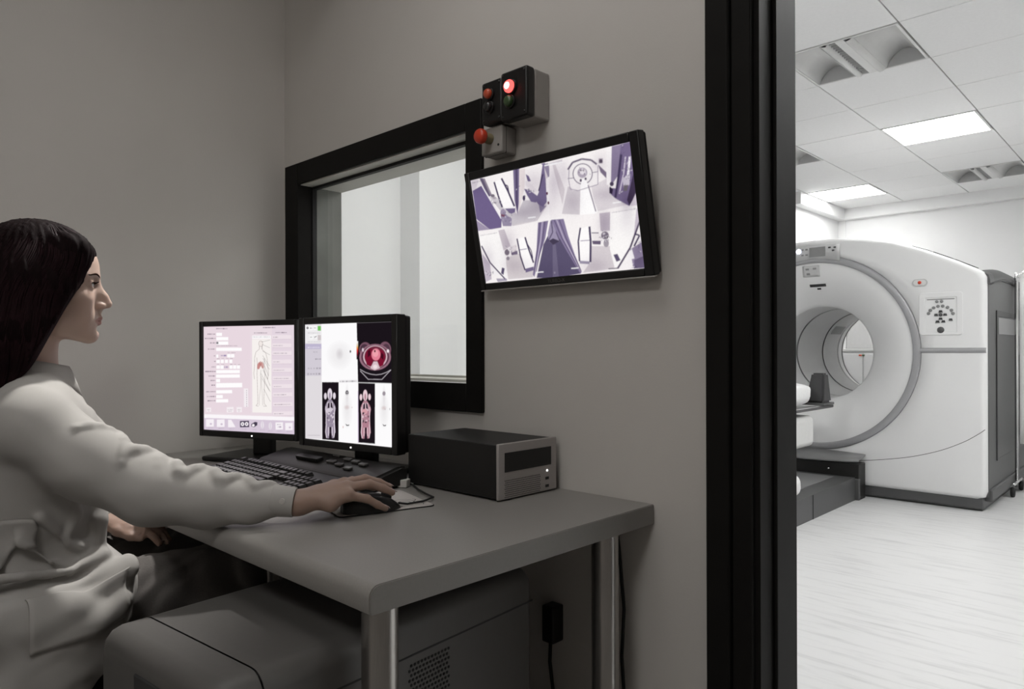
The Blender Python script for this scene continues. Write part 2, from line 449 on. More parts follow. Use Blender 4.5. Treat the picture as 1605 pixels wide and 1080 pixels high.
# ------------------------------------------------------------------ observation window
win = empty('window_1', 'dark framed observation window between the control room and the scanner room', None, (-1.775, D, 0.887), kind='structure')
fo = (-2.264, -1.287, 0.887, 1.679)
yo, yg = D - 0.012, 1.298
b = MB(); b.box((fo[0], yo, fo[2]), (WX0 + .004, yg, fo[3]), 0.002, 1); b.build('frame_rail', M['frame'], win, world=True)
b = MB(); b.box((WX1 - .002, yo, fo[2]), (fo[1], D, fo[3]), 0.002, 1); b.box((WX1 - 0.001, D, WZ0), (WX1 + 0.002, yg, WZ1)); b.build('frame_rail', M['frame'], win, world=True)
b = MB(); b.box((WX0 + .004, yo, WZ1 - .001), (WX1 - .002, D - 0.001, fo[3]), 0.002, 1); b.build('frame_rail', M['frame'], win, world=True)
b = MB(); b.box((WX0 + .004, yo, fo[2]), (WX1 - .002, D, WZ0 + .002), 0.002, 1); b.build('frame_rail', M['frame'], win, world=True)
MB().box((WX0, yg, WZ0), (WX1, yg + 0.009, WZ1)).build('pane', M['glass'], win, world=True)
b = MB()
b.box((WX0, yg - .004, WZ1 - .012), (WX1, yg + .012, WZ1)); b.box((WX0, yg - .004, WZ0), (WX0 + .008, yg + .012, WZ1 - .012)); b.box((WX1 - .003, yg - .004, WZ0), (WX1, yg + .012, WZ1 - .012))
b.build('seal', M['rubber'], win, world=True)
MB().box((WX0 + .0005, yg + .013, WZ0), (WX0 + .003, D2 - .004, WZ1)).build('reveal_lining', M['reveal_dark'], win, world=True)
b = MB(); b.box((WX0 + .003, D, WZ1 - .003), (WX1 - .003, yg - .004, WZ1 - .0005)); b.box((WX0 + .003, yg + .013, WZ1 - .003), (WX1, D2 - .002, WZ1 - .0005))
b.build('reveal_head', M['plaster'], win, world=True)
b = MB(); b.box((WX0 + .003, yg + .002, WZ0 + .0005), (WX1, D2 + .01, WZ0 + .008)); b.box((WX0 + .003, D2 - .03, WZ0 + .008), (WX1, D2 - .018, WZ0 + .014)); b.build('sill', M['plaster'], win, world=True)

# ------------------------------------------------------------------ door frame
dr = empty('door_1', 'black door frame open to the bright scanner room', None, (DX0, D, 0), kind='structure')
def jamb(side):
    s = -1 if side == 'l' else 1
    x = DX0 if side == 'l' else DX1
    def bx(b, xa, xb, ya, yb, bev=0.003):
        xa, xb = x + s * xa, x + s * xb
        b.box((min(xa, xb), ya, 0), (max(xa, xb), yb, DZ1), bev, 2)
    b = MB(); bx(b, 0.038, 0.086, D - 0.022, D - .0005, 0.004); b.build('casing_board', M['frame'], dr, world=True)
    b = MB(); bx(b, -0.002, 0.036, D - 0.015, D - .0005, 0.003); b.build('casing_board', M['frame'], dr, world=True)
    b = MB(); bx(b, -0.012, 0.0, D - .0005, D2 + .002, 0.001); b.build('jamb_lining', M['frame'], dr, world=True)
    b = MB(); bx(b, -0.020, -0.0125, 1.305, 1.345, 0.003); b.build('door_stop', M['frame'], dr, world=True)
    b = MB(); bx(b, -0.004, 0.06, D2 + .003, D2 + .016, 0.003); b.build('casing_board', M['frame'], dr, world=True)
jamb('l'); jamb('r')
b = MB(); b.box((DX0 - .108, D - .022, DZ1 + .002), (DX1 + .108, D - .0005, DZ1 + .11), .003); b.build('casing_board', M['frame'], dr, world=True)
b = MB(); b.box((DX0 + .013, D, DZ1 - .012), (DX1 - .013, D2, DZ1)); b.build('jamb_lining', M['frame'], dr, world=True)
# ------------------------------------------------------------------ scanner
M['bandgrey'] = mat('bore_band_grey', (.66, .66, .66), .4, noise=.02)
GX, GY, GZ = -2.02, 5.35, 1.02       # bore centre in the plane of the front cover
DEPTH = 1.68
sc = empty('scanner', 'large white ring shaped medical scanner with grey trim and dark side panel', 'medical scanner', (GX, GY, 0))
HW, ZB = 1.081, 0.078
half = [(0.0, 1.856), (0.11, 1.853), (0.208, 1.846), (0.38, 1.822), (0.544, 1.787), (0.739, 1.71), (0.923, 1.621), (1.03, 1.560)]
right = half + [(1.062, 1.540), (HW, 1.505), (HW, 1.30), (HW, 1.0), (HW, .7), (HW, 0.4), (HW, ZB + 0.05), (HW - .012, ZB + .014), (HW - 0.05, ZB)]
outline = right + [(0.5, ZB), (0.0, ZB), (-0.5, ZB)] + [(-x, z) for x, z in reversed(right[1:])]
def R_at(t, off=0.0):
    dx, dz = math.cos(t), math.sin(t); best = 9
    n = len(outline)
    for i in range(n):
        x1, z1 = outline[i]; x2, z2 = outline[(i+1) % n]
        z1 -= GZ; z2 -= GZ
        ex, ez = x2 - x1, z2 - z1
        den = dx * ez - dz * ex
        if abs(den) < 1e-9: continue
        r = (x1 * ez - z1 * ex) / den
        u = (x1 * dz - z1 * dx) / den
        if r > 0 and -1e-6 <= u <= 1 + 1e-6: best = min(best, r)
    return best
# angles: even plus the outline's corners
ths = [2 * PI * k / 220 for k in range(220)]
for x, z in outline: ths.append(math.atan2(z - GZ, x) % (2 * PI))
ths = sorted(set(round(t, 5) for t in ths))
RR = [R_at(t) for t in ths]
def ringpts(fr, y):
    return [(fr(i) * math.cos(t), y(i) if callable(y) else y, GZ + fr(i) * math.sin(t)) for i, t in enumerate(ths)]
b = MB()
P = [ringpts(lambda i: 0.712, 0.012), ringpts(lambda i: 0.716, 0.0)]
for f in (0.3, 0.65): P.append(ringpts(lambda i: 0.716 + (RR[i] - 0.04 - 0.716) * f, 0.0))
P.append(ringpts(lambda i: RR[i] - 0.04, 0.0))
for k in range(1, 7):
    a = PI / 2 * k / 6
    P.append(ringpts(lambda i: RR[i] - 0.04 + 0.04 * math.sin(a), 0.04 * (1 - math.cos(a))))
P.append(ringpts(lambda i: RR[i], 0.075))
b.grid(P, closed_v=True, flip=False); fc = b.build('front_cover', M['gantry'], sc)
# silver ring
b = MB(); prof = [(0.662, 0.012), (0.664, -0.004), (0.672, -0.010), (0.704, -0.010), (0.711, -0.004), (0.713, 0.012)]
P = [ringpts(lambda i: r, y) for r, y in prof]; b.grid(P, closed_v=True); b.build('trim_ring', M['silver'], sc)
# funnel inside the ring
b = MB(); P = []
for k in range(15):
    t = k / 14
    r = 0.663 - (0.663 - 0.352) * (1 - (1 - t) ** 1.0)
    y = 0.008 + 0.20 * (t ** 2.0) 
    P.append(ringpts(lambda i: r, y))
for a in (0.25, 0.5, 0.75, 1.0): P.append(ringpts(lambda i: 0.352 - 0.004 * a, 0.208 + 0.03 * a))
b.grid(P, closed_v=True, flip=True); b.build('bore_funnel', M['gantry2'], sc)
def tunnel(y0, y1, r0, r1, m, name):
    b = MB(); b.grid([ringpts(lambda i: r0, y0), ringpts(lambda i: r1, y1)], closed_v=True, flip=True); return b.build(name, m, sc)
tunnel(0.238, 0.56, 0.348, 0.348, M['gantry2'], 'bore_tube')
tunnel(0.56, 0.575, 0.343, 0.343, M['midgrey'], 'bore_joint')
tunnel(0.575, 1.13, 0.348, 0.348, M['gantry2'], 'bore_tube')
tunnel(1.13, 1.14, 0.342, 0.342, M['midgrey'], 'bore_joint')
tunnel(1.14, 1.50, 0.345, 0.345, M['bandgrey'], 'bore_band')
tunnel(1.50, 1.51, 0.341, 0.341, M['midgrey'], 'bore_joint')
tunnel(1.51, DEPTH, 0.346, 0.37, M['gantry2'], 'bore_tube')
# sensor patch in the band
b = MB(); P = []
for t in np.linspace(math.radians(138), math.radians(152), 6):
    P.append([(0.341 * math.cos(t), y, GZ + 0.341 * math.sin(t)) for y in (1.2, 1.46)])
b.grid(P); b.build('sensor_strip', M['midgrey'], sc)
# shell behind: roof, left side, bottom, back plate
top_i = [i for i, t in enumerate(ths) if (RR[i] * math.sin(t) + GZ) > 1.50 or False]
def shell_strip(sel, y0, y1, off, m, name):
    b = MB(); P = []
    for y in (y0, y1):
        P.append([((RR[i] - off) * math.cos(ths[i]), y, GZ + (RR[i] - off) * math.sin(ths[i])) for i in sel])
    b.grid(P); return b.build(name, m, sc)
shell_strip(top_i, 0.075, 0.40, 0.006, M['gantry'], 'roof_rim')
shell_strip(top_i, 0.40, DEPTH, 0.012, M['palegrey'], 'roof_cover')
b = MB()
P = [ringpts(lambda i: RR[i] - .012, DEPTH), ringpts(lambda i: RR[i] - .06, DEPTH + .03), ringpts(lambda i: 0.37, DEPTH + 0.03)]
b.grid(P, closed_v=True, flip=False); b.build('back_cover', M['gantry'], sc)
# roof vents
for k in range(3):
    x0 = 0.62 + 0.13 * k
    def zr(x):
        for (xa, za), (xb, zb) in zip(half, half[1:]):
            if xa <= x <= xb: return za + (zb - za) * (x - xa) / (xb - xa)
        return 1.56
    b = MB(); b.grid([[(x, y, zr(x) + 0.004) for y in (0.16, 0.34)] for x in (x0, x0 + 0.10)])
    b.build('roof_vent', M['charcoal'], sc, solid=0.006)
# right and left sides
for sg in (1, -1):
    X = sg * HW
    def bx(b, xa, xb, ya, yb, za, zb, bev=.004):
        xs = sorted((X + sg * xa, X + sg * xb)); b.box((xs[0], ya, za), (xs[1], yb, zb), bev)
    b = MB(); bx(b, -0.05, 0.004, 0.052, DEPTH, ZB + .01, 1.515, .012); b.build('side_cover', M['charcoal'], sc)
    b = MB(); bx(b, 0.004, 0.010, 0.33, 1.45, 0.31, 1.262, .003); b.build('side_door', M['charcoal'], sc)
    b = MB(); bx(b, 0.010, 0.013, 0.343, 1.44, 1.142, 1.253, .002); b.build('label_plate', M['midgrey'], sc)
    b = MB(); bx(b, 0.0045, 0.0105, 0.30, 0.33, 0.30, 1.30, .001); bx(b, 0.0045, 0.0105, 0.33, 1.45, 1.262, 1.30, .001); b.build('door_shadow_strip', M['charcoal2'], sc)  # raised dark strips stand for the shadow along the recessed door
    b = MB(); bx(b, 0.0105, 0.0125, 0.985, 1.20, 0.40, 1.0, .0005); b.build('grip_slot', M['seam'], sc)
    b = MB(); bx(b, -0.03, 0.02, 0.075, DEPTH - .02, 0.06, 0.14, .01); b.build('side_ledge', M['charcoal'], sc)
    # shoulder cap with an arched lip
    P = []
    for k in range(13):
        t = k / 12
        y = 0.048 + (DEPTH - .07) * t
        zt = 1.530 + 0.048 * math.sin(PI * min(1, (y - .06) / 1.35))
        zl = 1.455 + 0.06 * math.sin(PI * min(1, (y - .06) / 1.30)) 
        P.append([(X + sg * 0.001 - sg * .04, y, zt + .02), (X + sg * .008, y, zt - .01), (X + sg * 0.016, y, zl + .03), (X + sg * 0.016, y, zl), (X + sg * .004, y, zl)])
    b = MB(); b.grid(P, flip=sg > 0); b.bm.verts.ensure_lookup_table(); b.bm.faces.new([b.bm.verts[i] for i in range(5)]); b.build('shoulder_cap', M['charcoal'], sc)
    P = [[(X + sg * .0165, p[3][1], p[3][2] + .012), (X + sg * .0165, p[3][1], p[3][2])] for p in P]
    b = MB(); b.grid(P, flip=sg > 0); b.build('cap_lip', M['charcoal2'], sc, solid=.002)
# base skirt
b = MB(); b.box((-HW + 0.03, 0.05, 0.0), (HW - 0.03, DEPTH - .05, 0.03), .002); b.box((-HW + .012, 0.022, 0.012), (HW - .02, DEPTH - .03, ZB + .012), .01); b.build('base_skirt', M['charcoal'], sc)
# horizontal silver strip right and left of the ring
for sg in (1, -1):
    P = []
    for k in range(9):
        t = k / 8; x = sg * (0.705 + (HW + .002 - 0.705) * t)
        zc = 1.035 + 0.0 * t; hw = 0.017
        P.append([(x, -.001, zc - hw), (x, -.008, zc - hw * .6), (x, -.010, zc), (x, -.008, zc + hw * .6), (x, -.001, zc + hw)])
    b = MB(); b.grid(P, flip=sg < 0); b.build('trim_strip', M['silver'], sc)
# seam of the lower cover: a narrow dark joint
def seam(pts, name='cover_joint', wd=0.0017):
    q = []
    for i in range(len(pts) - 1):
        p0, p1, p2, p3 = pts[max(i-1, 0)], pts[i], pts[i+1], pts[min(i+2, len(pts)-1)]
        for k in range(5):
            t = k/5; q.append(tuple(.5*(2*p1[d] + (p2[d]-p0[d])*t + (2*p0[d]-5*p1[d]+4*p2[d]-p3[d])*t*t + (3*p1[d]-p0[d]-3*p2[d]+p3[d])*t**3) for d in (0, 1)))
    pts = q + [pts[-1]]
    b = MB(); P = []
    for i, (x, z) in enumerate(pts):
        a = pts[max(0, i-1)]; c = pts[min(len(pts)-1, i+1)]
        tx, tz = c[0]-a[0], c[1]-a[1]; l = math.hypot(tx, tz); nx, nz = -tz/l, tx/l
        P.append([(x + nx*wd, -.0006, z + nz*wd), (x - nx*wd, -.0006, z - nz*wd)])
    b.grid(P); b.build(name, M['seam'], sc)
SEAM = [(0.0, .236), (.18, .240), (0.341, 0.258), (0.50, .283), (0.66, .318), (0.82, .372), (0.95, .437), (1.03, .492), (1.075, .530)]
seam(SEAM); seam([(-x, z) for x, z in reversed(SEAM)])
# control panels on the front, right and left
def bxs(lo, hi, bev, name, m, parent=sc):
    return MB().box(lo, hi, bev).build(name, m, parent)
PX, PZ = 0.829, 1.270
def control_panel(px, pz):
    def rr(hw, z0, z1, r, n=6):
        q = []
        for cx, cz, a0 in ((hw - r, z1 - r, 0), (-hw + r, z1 - r, 90), (-hw + r, z0 + r, 180), (hw - r, z0 + r, 270)):
            for k in range(n): t = math.radians(a0 + 90*k/(n-1)); q.append((px + cx + r*math.cos(t), pz + cz + r*math.sin(t)))
        return q
    fr = MB(); P = []
    for (hw, z0, z1, r, y) in ((.128, -.135, .150, .022, .001), (.128, -.135, .150, .022, -.003), (.124, -.131, .146, .020, -.006), (.095, -.121, .118, .008, -.006), (.092, -.118, .115, .006, -.004), (.092, -.118, .115, .006, .0)):
        P.append([(x, y, z) for x, z in rr(hw, z0, z1, r)])
    fr.grid(P, closed_v=True, flip=True); bmesh.ops.recalc_face_normals(fr.bm, faces=fr.bm.faces)
    p = fr.build('control_panel', M['gantry'], sc, sharp=30)
    bxs((px - .092, -.0012, pz - .118), (px + .092, .0, pz + .115), 0, 'panel_face', M['gantry2'], p)
    btn = MB()
    def knob(dx, dz, r, deep=.005, mb=btn): mb.lathe([(0, -.0012), (r, -.0012), (r, -deep), (r*.8, -deep-.0015), (0, -deep-.0015)], (px + dx, 0, pz + dz), 'y', 14)
    ring = []
    for k, a in enumerate((168, 146, 124, 102, 80, 56, 30, 8)):
        kb = MB(); knob(0.072*math.cos(math.radians(a)), -.002 + 0.060*math.sin(math.radians(a)), .0105, mb=kb); kb.build('button', M['midgrey'], p)
    for dx in (-.022, .006): kb = MB(); knob(dx, .088, .010, mb=kb); kb.build('button', M['midgrey'], p)
    for dx, dz in ((0, .022), (0, -.026), (-.026, 0), (.026, 0), (-.018, -.045), (.016, -.045), (.058, -.034)):
        kb = MB(); kb.prism([(px + dx - .012, pz + dz - .007), (px + dx + .012, pz + dz - .007), (px + dx + .008, pz + dz + .008), (px + dx - .008, pz + dz + .008)], 'y', -.007, -.0012); kb.build('arrow_button', M['charcoal2'], p)
    kb = MB(); knob(0, 0, .012, .007, kb); kb.build('centre_button', M['charcoal'], p)
    btn.bm.free()
    bxs((px - .080, -.0030, pz + .100), (px + .080, -.0012, pz + .106), 0, 'panel_strip', M['midgrey'], p)
    kb = MB(); kb.lathe([(0.021, -.001), (.021, -.006), (.016, -.012), (.006, -.016), (0, -.017)], (px, 0, pz - .100), 'y', 20); kb.build('dial', M['charcoal'], p)
control_panel(PX, PZ); control_panel(-PX, PZ)
# emergency pill buttons
for sg in (1, -1):
    px, pz = sg * 0.707, 1.490
    b = MB(); pts = []
    for k in range(24):
        a = 2*PI*k/24; pts.append((px + .022*(1 if math.cos(a) > 0 else -1) + .024*math.cos(a), pz + .024*math.sin(a)))
    b.prism(pts, 'y', -.006, 0); o = b.build('stop_plate', M['palegrey'], sc)
    b = MB(); b.prism([(px + (x-px)*.82, pz + (z-pz)*.78) for x, z in pts], 'y', -.009, -.006); b.build('stop_insert', M['fixture'], o)
    b = MB(); b.lathe([(0.011, -.009), (.011, -.012), (.008, -.014), (0, -.015)], (px, 0, pz), 'y', 16); b.build('stop_button', M['red'], o)
# display panel over the bore, label plate, laser slot
P = []
for k in range(13):
    x = -0.195 + 0.39 * k / 12
    P.append([(x, -.013, 1.816 - .25 * x * x), (x, -.013, GZ + math.sqrt(.69 ** 2 - x * x))])
b = MB(); b.grid(P, flip=True); dp = b.build('display_panel', M['palegrey'], sc, solid=.006)
bxs((-.02, -.0175, 1.725), (0.095, -.0160, 1.795), 0, 'display_glass', M['midgrey'], dp)
for dx, dz in ((-.04, 1.785), (-.07, 1.785), (-.04, 1.745), (-.07, 1.745), (.125, 1.785), (.162, 1.783), (.150, 1.762)):
    kb = MB(); kb.box((dx - .009, -.0185, dz - .006), (dx + .009, -.016, dz + .006), .002); kb.build('display_button', M['midgrey'] if dx < 0 else M['charcoal'], dp)
b = MB(); b.lathe([(0.017, -.016), (.017, -.019), (.01, -.023), (0, -.024)], (-0.098, 0, 1.775), 'y', 14); b.build('status_lamp', M['blueled'], dp)
def funnel_y(r): 
    t = (0.663 - r) / (0.663 - 0.352); return 0.008 + 0.20 * t ** 2
def plate(x0, x1, z0, z1, m, name, th, parent=sc, lift=0.0):
    P = []
    for k in range(7):
        x = x0 + (x1 - x0) * k / 6; row = []
        for j in range(5):
            z = z0 + (z1 - z0) * j / 4
            row.append((x, funnel_y(math.hypot(x, z - GZ)) - lift, z))
        P.append(row)
    b = MB(); b.grid(P); return b.build(name, m, parent, solid=th)
lp = plate(-0.080, 0.042, 1.585, 1.665, M['palegrey'], 'label_plate', .008)
for dx, dz in ((-.045, 1.640), (.008, 1.642), (-.04, 1.605)): plate(dx - .012, dx + .012, dz - .007, dz + .007, M['midgrey'], 'label_mark', .003, lp, .004)
plate(-0.045, 0.072, 1.512, 1.530, M['seam'], 'laser_slot', .006)
plate(0.003, 0.030, 1.492, 1.502, M['seam'], 'camera_slot', .006)

# ------------------------------------------------------------------ patient table
pt = empty('patient_table', 'scanner patient table with dark floor base and pale cradle reaching to the bore', 'patient table', (GX, 4.2, 0))
def tb(lo, hi, bev, name, m, par=pt): return MB().box(lo, hi, bev).build(name, m, par, world=(par is pt or par.parent is pt))
b = MB(); b.prism([(2.9, 0), (5.195, 0), (5.195, .158), (4.42, .150), (2.9, .145)], 'x', -2.36, -1.68); b.build('base', M['charcoal'], pt, world=True)
b = MB(); b.box((-2.30, 3.0, .140), (-1.80, 5.15, .1575)); b.build('base_top', M['midgrey'], pt, world=True)
tb((-1.681, 4.435, .0), (-1.677, 4.441, .15), 0, 'base_joint', M['seam'])
# dark housing between the table and the scanner, with a lighter slanted lid
b = MB(); b.box((-2.42, 5.2, .0), (-1.655, 5.335, .250), .006); b.build('dock_housing', M['blackmetal'], pt, world=True)
P = []
for k in range(9):
    x = -2.42 + (2.42 - 1.655) * k / 8; u = (x + 2.04) / 0.385
    P.append([(x, 5.192, .250 + .018*u*u), (x, 5.196, .262 + .018*u*u), (x, 5.335, .312 - .012*u*u)])
b = MB(); b.grid(P); b.build('dock_lid', M['midgrey'], pt, world=True, solid=.01)
b = MB(); b.lathe([(0, 5.2), (.008, 5.2), (.008, 5.196), (0, 5.194)], (-1.86, 0, .20), 'y', 10); b.build('dock_lamp', M['chrome'], pt, world=True)
tb((-1.735, 5.197, .0), (-1.652, 5.225, .15), .008, 'dock_bracket', M['charcoal'])
# cradle
P = []
for k in range(13):
    u = -1 + 2 * k / 12; x = GX + 0.21 * u; z = .625 + .028 * u * u
    P.append([(x, 2.9, z), (x, 4.9, z), (x, 5.10, z + .002), (x, 5.16, z + .006)])
b = MB(); b.grid(P); b.build('cradle', M['palegrey'], pt, world=True, solid=.018)
for sg in (-1, 1):
    b = MB(); b.box((GX + sg*.212 - .006, 2.9, .640), (GX + sg*.212 + .006, 5.14, .658), .003); b.build('cradle_edge', M['charcoal'], pt, world=True)
b = MB(); b.box((GX - .205, 2.9, .40), (GX + .205, 4.83, .605), .035, 4); b.build('cradle_support', M['fixture'], pt, world=True)
b = MB(); b.box((GX - .16, 3.2, .15), (GX + .16, 4.5, .42), .01); b.build('lift_column', M['palegrey'], pt, world=True)
hr = empty('head_holder', 'black head holder standing on the end of the scanner table', 'head holder', (GX + .12, 4.93, .655))
b = MB()
P = []
for u in (0, 1):
    zt = .681 + (.200) * u
    xa, xb, ya, yb = (GX + .10, GX + .225, 4.93, 5.085) if u == 0 else (GX + .13, GX + .215, 4.97, 5.05)
    P.append([(xa, ya, zt), (xb, ya, zt), (xb, yb, zt), (xa, yb, zt)])
b.grid(P, closed_v=True, smooth=False, flip=False); b.bm.faces.new([b.bm.verts[:][i] for i in ()]) if False else None
b.bm.verts.ensure_lookup_table(); b.bm.faces.new([b.bm.verts[i] for i in (4, 5, 6, 7)]); b.bm.faces.new([b.bm.verts[i] for i in (3, 2, 1, 0)])
bmesh.ops.recalc_face_normals(b.bm, faces=b.bm.faces)
bmesh.ops.bevel(b.bm, geom=list(b.bm.edges), offset=.012, segments=2, affect='EDGES')
b.build('block', M['charcoal2'], hr, world=True)
MB().box((GX + .06, 4.91, .6645), (GX + .235, 5.11, .680), .005).build('foot_plate', M['charcoal'], hr, world=True)
MB().box((GX + .2185, 4.965, .69), (GX + .2225, 5.04, .73), .001).build('cut_out', M['rubber'], hr, world=True)
def pillow(lo, hi, name, m, par, seed, amp=.02, world=True):
    rng = np.random.RandomState(seed); nx, ny = 18, 18; P = []
    c = [(lo[i] + hi[i]) / 2 for i in range(3)]; h = [(hi[i] - lo[i]) / 2 for i in range(3)]
    b = MB(); ph = rng.uniform(0, 6, 8)
    for i in range(nx):
        v = -PI/2 + PI * i / (nx - 1); row = []
        for j in range(ny * 2):
            u = 2 * PI * j / (ny * 2)
            sp = lambda q, e: math.copysign(abs(q) ** e, q)
            x, y, z = sp(math.cos(v), .45) * sp(math.cos(u), .4), sp(math.cos(v), .45) * sp(math.sin(u), .4), sp(math.sin(v), .7)
            k = 1 + amp / max(h) * (math.sin(5*x + ph[0] + 3*y) + math.sin(7*y + ph[1] - 4*z) + .6 * math.sin(11*x - 5*z + ph[2]))
            row.append((c[0] + h[0]*x*k, c[1] + h[1]*y*k, c[2] + h[2]*z*k))
        P.append(row)
    b.grid(P, closed_v=True); return b.build(name, m, par, world=world)
o = pillow((GX - .20, 4.40, .668), (GX + .19, 4.90, .82), 'pillow', M['linen'], None, 3, .006); tag(o, 'white crumpled pillow on the scanner table behind the door frame', 'pillow')
o = pillow((-1.83, 4.02, .1605), (-1.69, 4.32, .29), 'folded_sheet', M['linen'], None, 8, .004); tag(o, 'small white bundle lying on the dark table base', 'linen')

# ------------------------------------------------------------------ far counter seen through the bore
ct = empty('rear_counter', 'white counter with a small red and green label seen through the scanner bore', 'counter', (-2.5, 8.25, 0))
MB().box((-2.895, 8.02, .06), (-2.10, 8.43, 1.02), .004).build('body', M['gantry'], ct, world=True)
MB().box((-2.898, 8.0, 1.02), (-2.08, 8.43, 1.05), .006).build('worktop', M['fixture'], ct, world=True)
for k in range(2):
    x0 = -2.885 + .39 * k
    MB().box((x0, 8.002, .10), (x0 + .375, 8.019, 1.0), .004).build('door', M['gantry'], ct, world=True)
MB().box((-2.545, 7.998, .972), (-2.515, 8.001, .988)).build('label', M['orange'], ct, world=True)
MB().box((-2.512, 7.998, .974), (-2.485, 8.001, .988)).build('label', M['green'], ct, world=True)
MB().box((-2.80, 8.0, .0), (-2.2, 8.40, .06)).build('plinth', M['charcoal'], ct, world=True)
o = MB().box((-2.80, 8.405, 1.052), (-2.15, 8.432, 1.375), .004).build('splash_panel', M['palegrey']); tag(o, 'pale grey splash panel standing on the rear counter', 'panel')
# ------------------------------------------------------------------ privacy screen at the right edge
ps = empty('privacy_screen', 'white fabric privacy screen on a chrome wheeled frame beside the scanner', 'privacy screen', (-.86, 6.9, 0))
x0, x1, yy = -0.905, 0.35, 6.22
b = MB(); b.tube([(x0, yy, .10), (x0, yy, 1.53), (x0 + .02, yy, 1.58), (x0 + .06, yy, 1.60), (x1 - .06, yy, 1.60), (x1, yy, 1.55), (x1, yy, .10)], .0125, 12); b.build('frame', M['chrome'], ps, world=True)
P = []
for k in range(60):
    t = k / 59; x = x0 + .018 + (x1 - x0 - .036) * t
    P.append([(x, yy + .012 * math.sin(t * 70), z) for z in (.36, .6, 1.0, 1.3, 1.56)])
b = MB(); b.grid(P); b.build('fabric_panel', M['linen'], ps, world=True, solid=.002)
for x in (x0, x1):
    b = MB(); b.tube([(x, yy - .18, .085), (x, yy + .18, .085)], .012, 10); b.build('foot', M['chrome'], ps, world=True)
    for dy in (-.17, .17):
        b = MB(); b.lathe([(0, -.012), (.030, -.012), (.034, -.006), (.034, .006), (.030, .012), (0, .012)], (x, yy + dy, .0345), 'x', 18); b.build('caster', M['rubber'], ps, world=True)
b = MB(); b.lathe([(0.0, 1.53), (.010, 1.535), (.012, 1.55), (.008, 1.565), (.010, 1.585), (0, 1.60)], (x0 + .002, yy - .03, 0), 'z', 14); b.build('clamp', M['chrome'], ps, world=True)
# ------------------------------------------------------------------ desk
TZ = 0.73
dk = empty('desk', 'grey laminate desk on round brushed steel legs against the window wall', 'desk', (-1.53, .90, 0))
prof = [(1.248, TZ), (.570, TZ)] + [(.570 - .016 * math.sin(a) , TZ - .016 + .016 * math.cos(a)) for a in (PI*.125, PI*.25, PI*.375, PI*.5)] + [(.554, TZ - .034)] + [(.560 - .006*math.cos(a), TZ - .034 - .006*math.sin(a)) for a in (PI*.25, PI*.5)] + [(1.248, TZ - .040)]
b = MB(); b.prism(prof, 'x', SL + .003, -.7935, smooth=False); b.build('desk_top', M['desk'], dk, world=True, sharp=40)
b = MB(); b.prism([(y + (.0012 if y < .6 else -.001) , z - (.0012 if z > .71 else -.0012)) for y, z in prof], 'x', -.7934, -.7915); b.build('edge_band', M['deskedge'], dk, world=True)
for (lx, ly) in ((-.842, .607), (-.832, 1.135), (-2.20, .62), (-2.20, 1.15)):
    b = MB(); b.lathe([(0, .012), (.0265, .012), (.0265, TZ - .048), (0, TZ - .048)], (lx, ly, 0), 'z', 32); b.build('leg', M['steel'], dk, world=True, sharp=40)
    b = MB(); b.lathe([(0, TZ - .048), (.027, TZ - .048), (.0275, TZ - .046), (.0275, TZ - .0405), (0, TZ - .0405)], (lx, ly, 0), 'z', 24); b.build('leg_plate', M['steel'], dk, world=True, sharp=40)
    b = MB(); b.lathe([(0, 0), (.030, 0), (.030, .008), (.026, .012), (0, .012)], (lx, ly, 0), 'z', 24); b.build('leg_foot', M['rubber'], dk, world=True, sharp=40)

